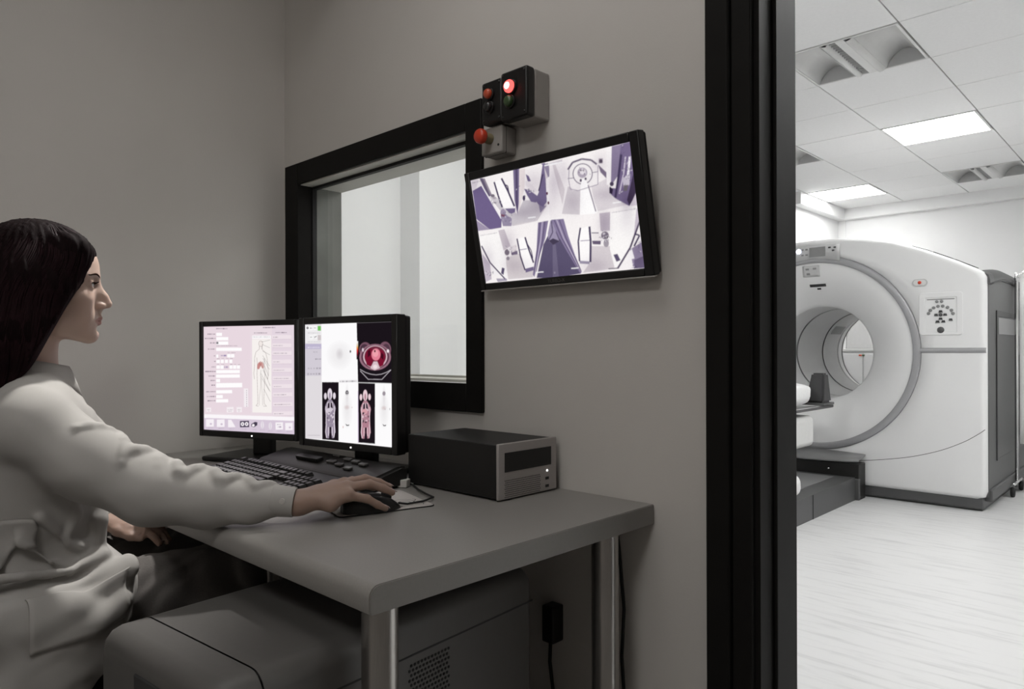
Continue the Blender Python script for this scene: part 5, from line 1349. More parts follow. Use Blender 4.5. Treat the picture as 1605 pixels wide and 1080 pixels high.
# ---- pose (metres, room axes)
HEAD = Frame((-1.5925, .3745, 1.1765), math.radians(72), math.radians(1))
J = dict(neck=(-1.602, .334, .985), rsh=(-1.450, .318, .905), lsh=(-1.760, .330, .905), relb=(-1.338, .470, .800), rwr=(-1.178, .662, .7675),
         lelb=(-1.840, .400, .715), lwr=(-1.715, .510, .674), rhip=(-1.525, .270, .560), lhip=(-1.705, .270, .560), rkn=(-1.500, .690, .560), lkn=(-1.745, .690, .555), rank=(-1.500, .700, .095), lank=(-1.755, .720, .095))
person = empty('person', 'dark-haired woman in a white coat seated at the desk holding the mouse', 'person', (-1.60, .30, 0))
PB = tuple(person.location)

M['skin'] = mat('skin', (0.42, 0.285, 0.225), 0.5, sss=0.12, spec=0.4)
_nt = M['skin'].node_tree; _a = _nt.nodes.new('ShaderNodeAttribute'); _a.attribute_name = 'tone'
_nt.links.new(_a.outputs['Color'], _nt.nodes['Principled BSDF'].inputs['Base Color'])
M['hair'] = mat('dark_hair', (0.0065, 0.0030, 0.0034), 0.75, noise=0.5, scale=60, stretch=(6, 6, .5), bump=0.2, spec=0.05)
M['hairs'] = mat('hair_strand', (0.015, 0.0052, 0.0070), 0.6, noise=0.4, scale=20, spec=0.10)
M['brow'] = mat('eyebrow_hair', (0.022, 0.013, 0.010), 1.0, noise=0.2, spec=0.0)
M['eyewhite'] = mat('eye_white', (0.62, 0.60, 0.58), 0.12, noise=0.02, coat=0.6)
M['iris'] = mat('dark_iris', (0.03, 0.016, 0.010), 0.1, noise=0.02, coat=0.6)
M['nail'] = mat('painted_nail', (0.55, 0.40, 0.38), 0.12, noise=0.02, coat=0.8)

def build_body():
    hx, hy, hz = HEAD.o
    xs = axis(-1.96, -1.02, .0068, [(hx - .085, hx + .095, .0022), (-1.245, -1.09, .0026)])
    ys = axis(.08, .95, .0068, [(.26, .52, .0022), (.63, .885, .0026)])
    zs = axis(.005, 1.32, .0068, [(1.05, 1.30, .0022), (.725, .825, .0026)])
    B = Field(xs, ys, zs); T = HEAD
    # torso and limbs
    B.ell((-1.603, .335, .865), (.155, .098, .155), .03)
    B.cone((-1.605, .33, .80), (-1.61, .315, .68), .100, .098, .03)
    B.ell((-1.612, .285, .575), (.168, .125, .105), .04)
    B.cone(J['neck'], J['rsh'], .044, .040, .02); B.cone(J['neck'], J['lsh'], .044, .040, .02)
    for s in 'rl':
        sh, el, wr = J[s+'sh'], J[s+'elb'], J[s+'wr']
        B.cone(sh, el, .042, .035, .02)
        m = np.array(el)*.7 + np.array(wr)*.3
        B.chain([el, m, wr], [.034, .031, .0200], .02)
        hp, kn, an = J[s+'hip'], J[s+'kn'], J[s+'ank']
        B.cone(hp, kn, .078, .052, .04)
        m = np.array(kn)*.7 + np.array(an)*.3
        B.chain([kn, m + np.array((0, -.015, 0)), an], [.050, .050, .032], .03)
        B.chain([an, (an[0], an[1] + .10, .045), (an[0], an[1] + .16, .032)], [.032, .030, .022], .03)
    # neck
    B.chain([J['neck'], T((-.038, 0, -.090)), T((-.024, 0, -.03))], [.048, .0455, .05], .02)
    B.cone((-1.596, .362, .985), T((-.012, 0, -.105)), .026, .028, .025)
    for sg in (-1, 1): B.cone(T((-.035, sg*.045, -.075)), (-1.598 + .012*sg*-1, .378, .975), .012, .010, .015)
    # ---- head
    E = lambda c, r, k=.02, op='add', R=None: B.ell(c, r, k, op, T, R)
    Cn = lambda a, b, ra, rb, k=.015, op='add': B.cone(a, b, ra, rb, k, op, T)
    E((-.014, 0, .030), (.096, .072, .080), .02)
    E((.030, 0, .025), (.052, .058, .065), .02)
    E((.026, 0, -.035), (.055, .052, .062), .025)
    for sg in (-1, 1):
        Cn((-.004, sg*.050, -.045), (.020, sg*.043, -.082), .016, .015, .02)
        Cn((.020, sg*.043, -.082), (.066, sg*.012, -.099), .014, .012, .02)
        E((.050, sg*.040, -.030), (.026, .020, .021), .02)              # cheekbone
        E((.046, sg*.030, -.062), (.030, .020, .026), .02)              # cheek
        Cn((.060, sg*.043, .016), (.0745, sg*.014, .0175), .010, .010, .012)   # brow bone
    E((.048, 0, -.078), (.030, .034, .026), .02)
    E((.0735, 0, -.098), (.0125, .017, .0135), .012)                      # chin
    E((.066, 0, -.066), (.0205, .024, .020), .014)                        # muzzle
    for sg in (-1, 1):
        E((.0785, sg*.031, .001), (.0135, .0165, .0105), .008, 'sub')    # eye socket
    # nose
    Cn((.0770, 0, .010), (.0950, 0, -.022), .0065, .0072, .010)
    Cn((.0950, 0, -.022), (.1010, 0, -.035), .0072, .0085, .006)
    Cn((.0800, 0, -.020), (.0840, 0, -.036), .0125, .0120, .010)
    for sg in (-1, 1):
        E((.0885, sg*.0115, -.0400), (.0100, .0062, .0072), .005)
        E((.0945, sg*.0062, -.0475), (.0050, .0030, .0035), .003, 'sub')
    Cn((.0880, 0, -.0465), (.0845, 0, -.0575), .0045, .0048, .006)
    # lips
    for sg in (-1, 1):
        Cn((.0868, sg*.004, -.0635), (.0735, sg*.0225, -.0690), .0052, .0020, .004)
        Cn((.0845, sg*.003, -.0735), (.0725, sg*.0205, -.0705), .0058, .0020, .004)
    Cn((.0868, -.004, -.0635), (.0868, .004, -.0635), .0052, .0052, .003); Cn((.0845, -.003, -.0735), (.0845, .003, -.0735), .0058, .0058, .003)
    for sg in (-1, 1): Cn((.0935, 0, -.0688), (.0745, sg*.0225, -.0702), .0011, .0010, .0015, 'sub')
    E((.0890, 0, -.0845), (.0070, .0160, .0050), .006, 'sub')              # dip below the lower lip
    for sg in (-1, 1):                                                    # lids wrap the eyeball, open in an almond
        E((.0670, sg*.0310, -.0010), (.0133, .0150, .0133), .003)
        Cn((.0745, sg*.019, .0075), (.0720, sg*.043, .0065), .0030, .0026, .004)
        E((.0800, sg*.0308, -.0008), (.0085, .0130, .0052), .0012, 'sub')
    for sg in (-1, 1):                                                     # ears
        E((-.012, sg*.0715, -.008), (.017, .006, .029), .008); E((-.006, sg*.079, -.006), (.008, .004, .016), .004, 'sub')
    # ---- right hand over the mouse
    W = np.array(J['rwr'])
    mcp = [(-1.1925, .754, .7835), (-1.170, .761, .7900), (-1.1485, .755, .7865), (-1.1305, .744, .7765)]
    pip = [(-1.192, .794, .7890), (-1.166, .806, .7945), (-1.1395, .797, .7895), (-1.1195, .778, .7670)]
    dip = [(-1.187, .820, .7790), (-1.160, .835, .7840), (-1.1310, .823, .7790), (-1.1145, .799, .7530)]
    tip = [(-1.182, .838, .7705), (-1.155, .8555, .7735), (-1.1260, .841, .7685), (-1.1130, .816, .7435)]
    rr = [(.0105, .0090, .0080, .0068), (.0108, .0092, .0082, .0068), (.0102, .0088, .0078, .0066), (.0092, .0080, .0070, .0060)]
    B.cone(tuple(np.array(J['relb'])*.25 + W*.75), W, .024, .0205, .01)
    for i in range(4):
        w0 = W + np.array(((i - 1.5)*.0085, .012, .0015))
        B.cone(w0, mcp[i], .0165, .0125, .014)
        B.chain([mcp[i], pip[i], dip[i], tip[i]], rr[i], .0035)
        B.ell(np.array(mcp[i]) + (0, 0, .003), (.0088, .010, .0088), .006)
    B.cone((-1.1875, .715, .7715), (-1.1385, .712, .7660), .0155, .0165, .012)
    cmc, tm, ti, tt = (-1.1905, .690, .7660), (-1.2120, .732, .7600), (-1.2180, .768, .7500), (-1.2130, .796, .7470)
    B.chain([cmc, tm, ti, tt], [.0155, .0125, .0098, .0072], .006)
    B.cone(tm, mcp[0], .009, .008, .012)
    # ---- left hand resting on the lap
    L = np.array(J['lwr'])
    dirv = np.array((.080, .066, -.010)); dirv /= np.linalg.norm(dirv); side = np.array((-.64, .77, 0))
    for i in range(4):
        m0 = L + dirv*.070 + side*(i - 1.5)*.017; ln = (.036, .040, .037, .029)[i]
        B.cone(L + dirv*.01 + side*(i - 1.5)*.008, m0, .0155, .0115, .012)
        p1 = m0 + dirv*ln; p2 = p1 + dirv*ln*.55 + np.array((0, 0, -.012)); p3 = p2 + dirv*ln*.35 + np.array((0, 0, -.014))
        B.chain([m0, p1, p2, p3], [.0098, .0086, .0078, .0066], .0035)
    B.chain([L + dirv*.02 - side*.016, L + dirv*.05 - side*.034 + np.array((0, 0, -.006)), L + dirv*.082 - side*.040 + np.array((0, 0, -.012)), L + dirv*.105 - side*.036 + np.array((0, 0, -.016))], [.013, .011, .0095, .0072], .006)
    # hollow nothing: skin under clothes stays inside them
    V, F = B.mesh()
    body = np_mesh('body', V, F, M['skin'], person, base=PB)
    # skin tones: lips, cheeks, darker hands and lower skin
    q = HEAD.inv(V)
    col = np.empty((len(V), 3)); col[:] = (0.52, 0.375, 0.31)
    lipm = (q[:, 0] > .066) & (np.abs(q[:, 1]) < .024) & (q[:, 2] < -.0595 + .0) & (q[:, 2] > -.0805)
    zc = -.0690; hh = .0088*(1 - (np.abs(q[:, 1])/.0245)**2); up = q[:, 2] > zc
    lip = lipm & (np.abs(q[:, 2] - zc) < hh + np.where(up, -.001, .0015))
    col[lip] = (0.42, 0.225, 0.195)
    blush = np.exp(-(((q[:, 0] - .055)/.03)**2 + ((np.abs(q[:, 1]) - .042)/.025)**2 + ((q[:, 2] + .035)/.025)**2))[:, None]
    far = (np.abs(q) > .3).any(1)
    blush[far] = 0
    col = col*(1 - .25*blush) + np.array((.54, .34, .28))*.25*blush
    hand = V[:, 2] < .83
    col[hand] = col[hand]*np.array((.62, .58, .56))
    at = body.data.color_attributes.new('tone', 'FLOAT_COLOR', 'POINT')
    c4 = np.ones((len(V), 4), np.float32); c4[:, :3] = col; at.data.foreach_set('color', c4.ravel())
    for i in range(4):                                                   # nails
        a, b_ = np.array(dip[i]), np.array(tip[i]); d = (b_ - a)/np.linalg.norm(b_ - a)
        up = np.array((0, 0, 1.)) - d*d[2]; up /= np.linalg.norm(up); sd = np.cross(d, up); P = []
        rad = rr[i][3] + .0006
        for k in range(5):
            t = -.004 + .012*k/4; wv = .0046*(1 if k < 4 else .7)
            P.append([tuple(b_ + d*t + sd*wv*s + up*(rad*math.sqrt(max(.05, 1 - (wv*s/rad)**2)) - max(0, t - .003)*.25)) for s in (-1, -.5, 0, .5, 1)])
        mb = MB(); mb.grid(P, flip=True); mb.build('fingernail', M['nail'], body, world=False).location = -Vector(PB)
        bpy.data.objects[body.children[-1].name].modifiers.new('t', 'SOLIDIFY').thickness = .0008
    return B, body
B, body = build_body()

# eyes
for sg in (-1, 1):
    bmx = bmesh.new(); bmesh.ops.create_uvsphere(bmx, u_segments=28, v_segments=20, radius=.0120)
    me = bpy.data.meshes.new('eye'); me.materials.append(M['eyewhite']); me.materials.append(M['iris'])
    look = Vector((1, .0, -.10)).normalized()
    for f in bmx.faces:
        f.smooth = True
        if f.calc_center_median().normalized().dot(look) > math.cos(math.radians(29)): f.material_index = 1
    bmx.to_mesh(me); bmx.free()
    o = bpy.data.objects.new('eye', me); COL.objects.link(o); o.parent = person
    R4 = Matrix(HEAD.R.tolist()).to_4x4(); p = HEAD((.0670, sg*.0310, -.0010)); R4.translation = Vector(p) - Vector(PB)
    o.matrix_local = R4
    # brow and lashes
    P = []
    for k in range(11):
        t = k/10; y = sg*(.012 + .038*t); zb = .0150 + .0070*math.sin(PI*min(1, t*1.15)*.75) - .0035*t; x = .0852 - .0165*t**1.9
        hgt = .0042*(1 - .75*t)
        P.append([tuple(HEAD((x + .0014, y, zb - hgt/2))), tuple(HEAD((x + .0022, y, zb))), tuple(HEAD((x + .0008, y, zb + hgt/2)))])
    mb = MB(); mb.grid(P); o = mb.build('eyebrow', M['brow'], person, world=True, solid=.0012)
    def lid(q, up=1, r=.0136):
        dy = .0126*q; dz = up*.0050*math.sqrt(max(0, 1 - q*q)); return (.0670 + math.sqrt(max(1e-6, r*r - dy*dy - dz*dz)), sg*.0309 + dy, -.0009 + dz)
    mb = MB()
    for k in range(17):
        q = -.95 + 1.9*k/16; x, y, z = lid(q)
        mb.tube([tuple(HEAD((x, y, z))), tuple(HEAD((x + .0045, y + .0015*q, z - .0006))), tuple(HEAD((x + .0078, y + .003*q, z + .0016)))], [.00045, .00035, .00012], 4, cap=False)
    mb.build('eyelashes', M['brow'], person, world=True)
    mb = MB(); mb.tube([tuple(HEAD(lid(-1 + 2*k/12))) for k in range(13)], [.0005 + .0006*math.sin(PI*k/12) for k in range(13)], 6); mb.build('eyeliner', M['brow'], person, world=True)
# ---- hair
def build_hair():
    hx, hy, hz = HEAD.o
    H = Field(np.arange(hx - .16, hx + .17, .004), np.arange(hy - .20, hy + .13, .004), np.arange(.90, 1.32, .004)); T = HEAD
    H.ell((-.018, 0, .028), (.108, .088, .094), .02, T=T)
    H.ell((-.060, 0, -.03), (.068, .090, .11), .03, T=T)
    H.chain([T((-.070, 0, -.05)), T((-.085, 0, -.14)), T((-.095, -.0, -.22))], [.078, .066, .045], .03)
    for sg in (-1, 1):
        H.chain([T((.040, sg*.055, .060)), T((.022, sg*.074, -.005)), T((-.004, sg*.080, -.075)), T((-.030, sg*.074, -.150)), T((-.048, sg*.066, -.205))], [.034, .026, .026, .026, .016], .02)
        H.chain([T((-.03, sg*.070, .0)), T((-.05, sg*.072, -.10)), T((-.07, sg*.066, -.20))], [.04, .042, .028], .03)
    X, Y, Z = H.pts((slice(None),)*3)
    q = HEAD.inv(np.stack([X, Y, Z], -1).reshape(-1, 3)).reshape(X.shape + (3,))
    ang = np.arctan2(q[..., 1], q[..., 0] + .03)
    H.f = (H.f + .0012*np.sin(ang*34 + 3*np.sin(q[..., 2]*12)) + .0008*np.sin(ang*61 + 4*np.sin(q[..., 2]*9 + 1)) + .0022*np.sin(q[..., 2]*40 + ang*7)*np.clip(-(q[..., 2])/.15, 0, 1)).astype(np.float32)
    # hairline: everything in front of a plane is face
    pl = (q[..., 0] - np.where(q[..., 2] > 0, .30, .53)*q[..., 2] - .0650) / 1.08 + .0015*np.sin(q[..., 2]*55)
    k = .010; h = np.clip(.5 - .5*(H.f + (-pl))/k, 0, 1) if False else None
    m = np.maximum(H.f, pl); d = np.abs(H.f - pl); sm = np.maximum(0, k - d); H.f = (m + sm*sm/(4*k)).astype(np.float32)
    V, F = H.mesh()
    hair = np_mesh('hair', V, F, M['hair'], person, base=PB)
    # strands that follow the surface
    rng = np.random.RandomState(5); q = HEAD.inv(V)
    cand = np.where((q[:, 2] > -.14) & (q[:, 1] < .05))[0]
    n = 2600; p = V[rng.choice(cand, n)]; paths = [p.copy()]
    crown = HEAD((-.005, .010, .125))
    for s in range(16):
        loc = HEAD.inv(p)
        down = np.tile(HEAD.R[:, 2]*-1, (n, 1)) + np.outer(np.where(loc[:, 2] > -.02, -.55, -.12), HEAD.R[:, 0])
        away = p - crown; away /= np.maximum(np.linalg.norm(away, axis=1, keepdims=True), 1e-6)
        wgt = np.clip((loc[:, 2] - .02)/.06, 0, 1)[:, None]
        d = down*(1 - wgt) + away*wgt*1.2 + rng.normal(0, .05, (n, 3))
        g = H.grad(p); d -= g*(d*g).sum(1, keepdims=True); d /= np.maximum(np.linalg.norm(d, axis=1, keepdims=True), 1e-6)
        p = p + d*.011
        f = H.sample(p); p = p - H.grad(p)*(np.clip(f, -.02, .02) - .0008)[:, None]
        paths.append(p.copy())
    Q = np.stack(paths, 1)
    for _ in range(6): Q[:, 1:-1] = (Q[:, :-2] + 2*Q[:, 1:-1] + Q[:, 2:])/4
    return H, hair, Q
H, hair, paths = build_hair()
def strands(paths, rad, name, m, parent, label=None):
    n, k, _ = paths.shape
    t = np.zeros_like(paths); t[:, 1:-1] = paths[:, 2:] - paths[:, :-2]; t[:, 0] = paths[:, 1] - paths[:, 0]; t[:, -1] = paths[:, -1] - paths[:, -2]
    t /= np.maximum(np.linalg.norm(t, axis=2, keepdims=True), 1e-9)
    ref = np.array((.3, .2, .93)); a = np.cross(t, ref); a /= np.maximum(np.linalg.norm(a, axis=2, keepdims=True), 1e-6); b = np.cross(t, a)
    r = rad*np.sin(np.linspace(.25, PI - .12, k))[None, :, None]
    V = np.stack([paths + (a*math.cos(c) + b*math.sin(c))*r for c in (0, 2.094, 4.189)], 2)
    V = V.reshape(-1, 3); base = (np.arange(n)[:, None]*k + np.arange(k - 1)[None]).ravel()*3
    F = np.concatenate([np.stack([base + c, base + (c+1) % 3, base + 3 + (c+1) % 3, base + 3 + c], -1) for c in range(3)])
    o = np_mesh(name, V, F, m, parent, base=PB); o['kind'] = 'stuff'
    return o
strands(paths, .00075, 'hair_strands', M['hairs'], hair)
# loose ends over the collar and the shoulder
rng = np.random.RandomState(9); loose = []
for i in range(90):
    y0 = rng.uniform(-.085, -.03); x0 = rng.uniform(-.11, -.055); p0 = np.array((x0, y0, -.135 + rng.uniform(-.02, .03))); L = rng.uniform(.08, .16)*(1.2 if x0 < -.06 else .5)
    sx, sy, cu = rng.normal(-.02 if x0 < -.05 else -.004, .012), rng.normal(-.012, .008), rng.normal(0, .006)
    loose.append([HEAD(p0 + np.array((sx*u + cu*math.sin(4*u), sy*u - .012*math.sin(2.4*u), -L*u))) for u in np.linspace(0, 1, 17)])
for c0, c1, dp in (((-.075, -.086, -.16), .10, .055), ((-.09, -.085, -.17), .13, .020), ((-.06, -.088, -.15), .085, .010)):
    loose.append([HEAD(np.array(c0) + np.array((dp*math.sin(3.0*u) , -.015*u, -c1*u))) for u in np.linspace(0, 1, 17)])
strands(np.array(loose), .0011, 'hair_wisps', M['hairs'], hair)

# ---- coat
def build_coat():
    C = Field(np.arange(-1.97, -1.155, .0042), np.arange(.02, .78, .0042), np.arange(.33, 1.06, .0042))
    C.ell((-1.602, .338, .855), (.168, .120, .155), .03)
    C.ell((-1.548, .425, .845), (.062, .052, .070), .04); C.ell((-1.660, .430, .845), (.062, .052, .070), .04)
    C.ell((-1.608, .335, .725), (.150, .130, .130), .05)
    C.ell((-1.612, .285, .600), (.190, .175, .105), .05)
    C.cone((-1.602, .342, .970), (-1.455, .320, .920), .056, .058, .03); C.cone((-1.602, .342, .970), (-1.752, .332, .915), .056, .058, .03)
    # sleeves
    C.chain([(-1.448, .320, .910), (-1.398, .388, .850), tuple(np.array(J['relb']) + (0, 0, -.006))], [.062, .059, .057], .03)
    we = np.array(J['relb']); ww = np.array(J['rwr'])
    C.chain([we + (0, 0, -.006), we*.60 + ww*.40 + np.array((0, 0, -.010)), we*.30 + ww*.70 + np.array((0, 0, -.006)), we*.12 + ww*.88], [.057, .0435, .034, .0285], .02)
    C.chain([(-1.765, .330, .910), J['lelb'], tuple(np.array(J['lelb'])*.15 + np.array(J['lwr'])*.85)], [.062, .055, .038], .03)
    # skirt of the coat over the thighs and down beside the seat
    C.cone((-1.530, .28, .565), (-1.515, .425, .570), .098, .092, .04); C.cone((-1.70, .28, .565), (-1.735, .45, .560), .098, .090, .04)
    C.ell((-1.414, .285, .520), (.027, .165, .105), .035); C.ell((-1.410, .22, .465), (.020, .13, .065), .03)
    # folds: ridges laid where the cloth bunches
    def ridge(pts, r, k=.02): C.chain(pts, [r]*len(pts), k)
    for t0, sg in ((.02, 1), (.16, -1), (.30, 1), (.43, -1), (.55, 1), (.67, -1), (.78, 1)):                      # rumples round the forearm
        c = we*(1 - t0) + ww*t0; rad = .056*(1 - t0) + .029*t0 - .002
        ax_ = (ww - we)/np.linalg.norm(ww - we); n1 = np.cross(ax_, (0, 0, 1)); n1 /= np.linalg.norm(n1); n2 = np.cross(n1, ax_)
        P = [c + (n1*math.cos(a)*-1 + n2*math.sin(a))*(rad - .004) + ax_*(.022*sg*math.cos(a)) for a in np.linspace(.35, 2.1, 6)]
        ridge(P, .0080, .0065)
    ridge([(-1.515, .420, .925), (-1.465, .400, .880), (-1.425, .410, .835)], .008, .02)
    ridge([(-1.47, .30, .955), (-1.42, .355, .90), (-1.365, .43, .838)], .009, .025)
    a0, a1 = np.array((-1.448, .320, .910)), we + (0, 0, -.006)
    av = (a1 - a0)/np.linalg.norm(a1 - a0); m1 = np.cross(av, (0, 0, 1)); m1 /= np.linalg.norm(m1); m2 = np.cross(m1, av)
    for t0, tilt, rr_, lo_, hi_ in ((.42, .045, .0085, .5, 2.2), (.60, -.035, .0075, .9, 2.5), (.78, .040, .0090, .4, 2.1), (.93, -.020, .0085, .5, 2.0)):
        c = a0*(1 - t0) + a1*t0; rad = .060 - .004*t0
        ridge([c + (-m1*math.cos(a) + m2*math.sin(a))*(rad - .002) + av*(tilt*math.cos(a)) for a in np.linspace(lo_, hi_, 7)], rr_, .007)
    ridge([(-1.515, .445, .81), (-1.487, .430, .73), (-1.487, .425, .67)], .013, .009); ridge([(-1.450, .33, .755), (-1.463, .375, .70), (-1.490, .425, .665)], .010, .008)
    ridge([(-1.452, .30, .72), (-1.455, .345, .675), (-1.470, .385, .65)], .009, .008); ridge([(-1.470, .385, .80), (-1.468, .39, .75), (-1.462, .37, .705)], .009, .008)
    ridge([(-1.470, .430, .665), (-1.445, .375, .655), (-1.430, .30, .665), (-1.425, .22, .675)], .012, .008)
    ridge([(-1.415, .345, .925), (-1.372, .405, .872), (-1.345, .455, .845)], .010, .008); ridge([(-1.405, .430, .868), (-1.350, .425, .838), (-1.312, .430, .800)], .008, .008)
    ridge([(-1.455, .365, .945), (-1.415, .415, .895), (-1.385, .452, .862)], .010, .009); ridge([(-1.365, .500, .832), (-1.315, .490, .815), (-1.283, .488, .785)], .009, .008)
    ridge([(-1.44, .20, .640), (-1.425, .34, .620), (-1.455, .47, .645)], .012, .010); ridge([(-1.41, .22, .58), (-1.415, .36, .60), (-1.44, .47, .635)], .010, .02)
    ridge([(-1.41, .20, .50), (-1.405, .33, .53), (-1.42, .45, .59)], .010, .02); ridge([(-1.415, .12, .42), (-1.405, .26, .46), (-1.41, .38, .53)], .010, .02)
    X, Y, Z = C.pts((slice(None),)*3)
    wv = np.zeros_like(C.f)
    r2 = np.random.RandomState(2)
    for fr, am in ((26, .0034), (26, .003), (48, .0019), (48, .0019), (85, .0009), (85, .0009)):
        d = r2.normal(size=3); d[2] *= .8; d /= np.linalg.norm(d); e = r2.normal(size=3); e /= np.linalg.norm(e)
        u = (X*d[0] + Y*d[1] + Z*d[2])*fr; v = (X*e[0] + Y*e[1] + Z*e[2])*fr*.6
        wv += am*np.sin(u + 1.6*np.sin(v + r2.uniform(0, 6)))
    low = np.clip((.80 - Z)/.2, 0, 1)
    C.f = (C.f + wv*(.55 + .75*low)).astype(np.float32)
    # the neck opening
    C.cone((-1.601, .345, 1.00), (-1.592, .37, 1.06), .046, .058, .01, 'sub')
    # keep clear of desk and seat
    yy, zz = Y, Z
    desk = np.maximum(np.maximum(.548 - Y, .686 - Z), Z - .7335)
    C.f = np.maximum(C.f, -np.maximum(np.maximum(.549 - Y, .684 - Z), Z - .7325)).astype(np.float32)
    V, F = C.mesh()
    return C, np_mesh('white_coat', V, F, M['cloth'], person, base=PB)
C, coat = build_coat()
# seams and belt
we, ww = np.array(J['relb']), np.array(J['rwr'])
ax_ = (ww - we)/np.linalg.norm(ww - we); n1 = np.cross(ax_, (0, 0, 1)); n1 /= np.linalg.norm(n1); n2 = np.cross(n1, ax_)
P = []
for (t, r) in ((.842, .0255), (.844, .0300), (.90, .0296), (.985, .0282), (1.0, .0280), (1.002, .0262), (.95, .025)):
    P.append([tuple(we + (ww - we)*t + (n1*math.cos(a)*r*1.02 + n2*math.sin(a)*r*(.98 if math.sin(a) > 0 else .92)) + n2*.0015) for a in np.linspace(0, 2*PI, 36, endpoint=False)])
mb = MB(); mb.grid(P, closed_v=True); bmesh.ops.recalc_face_normals(mb.bm, faces=mb.bm.faces); cuff = mb.build('cuff', M['cloth'], person, world=True, sharp=60)
mb = MB(); c = we + (ww - we)*.93 + n1*.0298*math.cos(.3) + n2*.0298*math.sin(.3); mb.tube([tuple(c - n1*.001), tuple(c + n1*.0022)], .005, 14); mb.build('cuff_button', M['button'], cuff, world=False).location = -Vector(PB)
# collar: a stand that folds over, points in front
P = []
for k in range(41):
    t = -1 + 2*k/40; a = t*math.radians(158)                      # 0 = nape
    fwd = .5 - .5*math.cos(a)                                      # 0 at the nape, 1 in front
    dirx, diry = math.sin(a), -math.cos(a)
    cx_, cy_, cz_ = -1.6015, .345, .996 - .016*fwd
    def pt(r, h): return (cx_ + dirx*r*.98, cy_ + diry*r*1.02 + .010*h/.04, cz_ + h)
    drop = .004 + .010*fwd**1.5 + .016*max(0, abs(t) - .78)/.22
    out = .016 + .014*max(0, abs(t) - .7)/.3
    P.append([pt(.055, -.012), pt(.0535, .020), pt(.053, .036 - .006*fwd), pt(.057, .0405 - .006*fwd), pt(.062, .034 - .006*fwd), pt(.062 + out*.5, .018 - drop*.5), pt(.062 + out, .006 - drop)])
mb = MB(); mb.grid(P); mb.build('collar', M['cloth'], person, world=True, solid=.0022)
# half belt at the back of the waist and the pocket flap, laid on the cloth
def patch(fn, nu, nv, name, m, lift=.002, th=.0025):
    pts = np.array([[fn(i/(nu-1), j/(nv-1)) for j in range(nv)] for i in range(nu)]).reshape(-1, 3)
    for _ in range(14):
        f = C.sample(pts); pts = pts - C.grad(pts, .005)*(np.clip(f, -.05, .05) - lift)[:, None]*.8
    P = pts.reshape(nu, nv, 3); mb = MB(); mb.grid([[tuple(q) for q in r] for r in P]); mb.bm.normal_update()
    return mb.build(name, m, coat, world=False, solid=th)
o = patch(lambda u, v: (-1.44 - .02*abs(u - .5), .175 + .150*u, .705 + .050*v), 24, 8, 'half_belt', M['cloth'], .0035, .004); o.location = -Vector(PB)
o = patch(lambda u, v: (-1.40, .300 + .16*u, .540 + .105*v + .02*u), 20, 14, 'pocket', M['cloth'], .0025, .003); o.location = -Vector(PB)

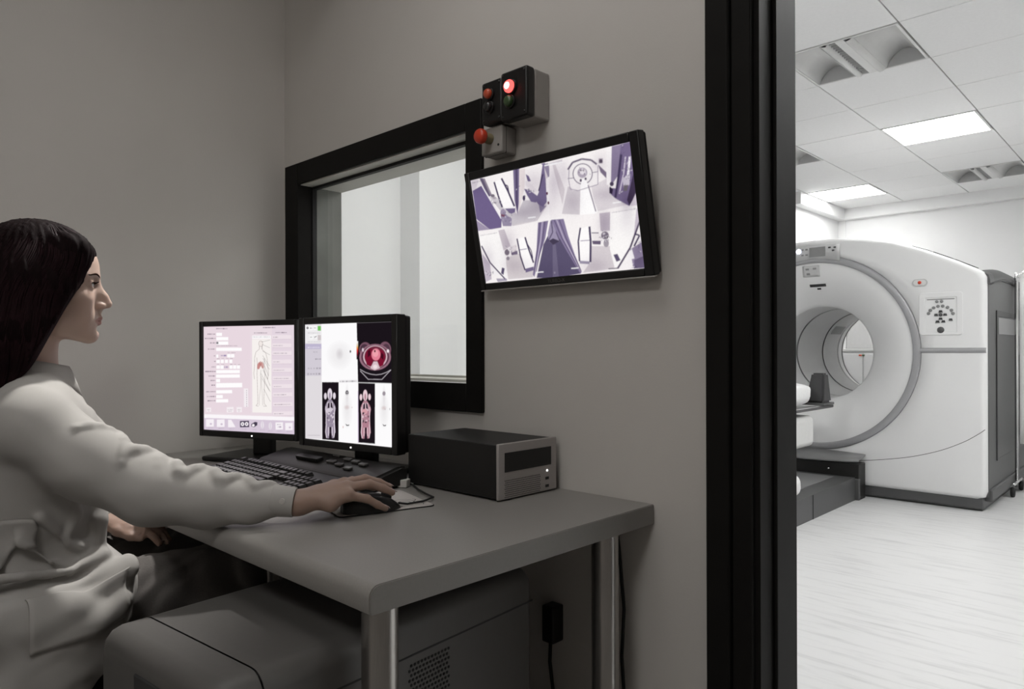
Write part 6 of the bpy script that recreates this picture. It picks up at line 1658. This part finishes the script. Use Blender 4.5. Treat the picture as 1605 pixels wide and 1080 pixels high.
# ---- trousers and shoes
def build_trousers():
    Q = Field(np.arange(-1.90, -1.36, .006), np.arange(.08, .86, .006), np.arange(.05, .72, .006))
    Q.ell((-1.612, .285, .575), (.172, .130, .108), .04)
    for s in 'rl':
        hp, kn, an = (np.array(J[s + q]) for q in ('hip', 'kn', 'ank'))
        Q.cone(hp, kn, .084, .068, .04); Q.chain([kn, kn*.5 + an*.5, an + np.array((0, 0, .01))], [.066, .060, .052], .03)
    X, Y, Z = Q.pts((slice(None),)*3)
    Q.f = (Q.f + .0035*np.sin(Y*70 + 8*np.sin(X*22 + Z*9)) + .002*np.sin(Z*90 + 5*np.sin(X*40 + Y*20))).astype(np.float32)
    V, F = Q.mesh(); return np_mesh('trousers', V, F, M['trouser'], person, base=PB)
build_trousers()
for s in 'rl':
    an = J[s + 'ank']; Sh = Field(np.arange(an[0] - .07, an[0] + .07, .005), np.arange(an[1] - .09, an[1] + .24, .005), np.arange(-.02, .13, .005))
    Sh.chain([(an[0], an[1] - .02, .045), (an[0], an[1] + .09, .045), (an[0], an[1] + .165, .036)], [.044, .044, .036], .02); Sh.cone(an, (an[0], an[1], .05), .038, .042, .02)
    Z = Sh.pts((slice(None),)*3)[2]; Sh.f = np.maximum(Sh.f, .003 - Z).astype(np.float32)
    V, F = Sh.mesh(); np_mesh('shoe', V, F, M['rubber'], person, base=PB)

# ------------------------------------------------------------------ chair
ch = empty('office_chair', 'black office chair the woman sits on, dark at the lower left edge', 'chair', (-1.61, .235, 0), math.radians(0))
b = MB(); b.box((-.150, -.23, .365), (.150, .225, .438), .03, 4); b.build('seat', M['chairfab'], ch)
P = []
for i in range(11):
    u = -1 + 2*i/10; P.append([(.21*u*(1 - .12*abs(v)), -.235 - .035*(1 - u*u) - .04*v, .70 + .22*v) for v in np.linspace(-1, 1, 9)])
b = MB(); b.grid(P); b.build('backrest', M['chairfab'], ch, solid=.045)
b = MB(); b.tube([(0, -.12, .38), (0, -.27, .40), (0, -.315, .50), (0, -.305, .66)], .018, 10); b.build('back_support', M['blackplastic'], ch)
b = MB(); b.lathe([(0, .08), (.028, .08), (.028, .25), (.020, .26), (.020, .36), (.08, .366), (0, .367)], (0, 0, 0), 'z', 20); b.build('column', M['blackplastic'], ch)
for k in range(5):
    a = 2*PI*k/5 + .3; cx_, cy_ = math.cos(a), math.sin(a)
    b = MB(); b.tube([(.02*cx_, .02*cy_, .115), (.16*cx_, .16*cy_, .095), (.285*cx_, .285*cy_, .075)], [.026, .022, .016], 10); lg = b.build('base_leg', M['blackplastic'], ch)
    b = MB(); b.lathe([(0, -.02), (.026, -.02), (.029, -.012), (.029, .012), (.026, .02), (0, .02)], (0, .285*cx_, 0), 'x', 16) if False else b.tube([(.285*cx_ - .018*cy_, .285*cy_ + .018*cx_, .029), (.285*cx_ + .018*cy_, .285*cy_ - .018*cx_, .029)], .0288, 18)
    b.build('caster', M['rubber'], lg)
for sg in (-1, 1):
    b = MB(); b.tube([(sg*.15, -.13, .352), (sg*.24, -.135, .355), (sg*.262, -.14, .40), (sg*.262, -.14, .635)], .014, 10); ap = b.build('arm_post', M['blackplastic'], ch)
    b = MB(); b.box((sg*.262 - .024, -.26, .636), (sg*.262 + .024, -.02, .664), .012, 3); b.build('armrest', M['blackplastic'], ch)
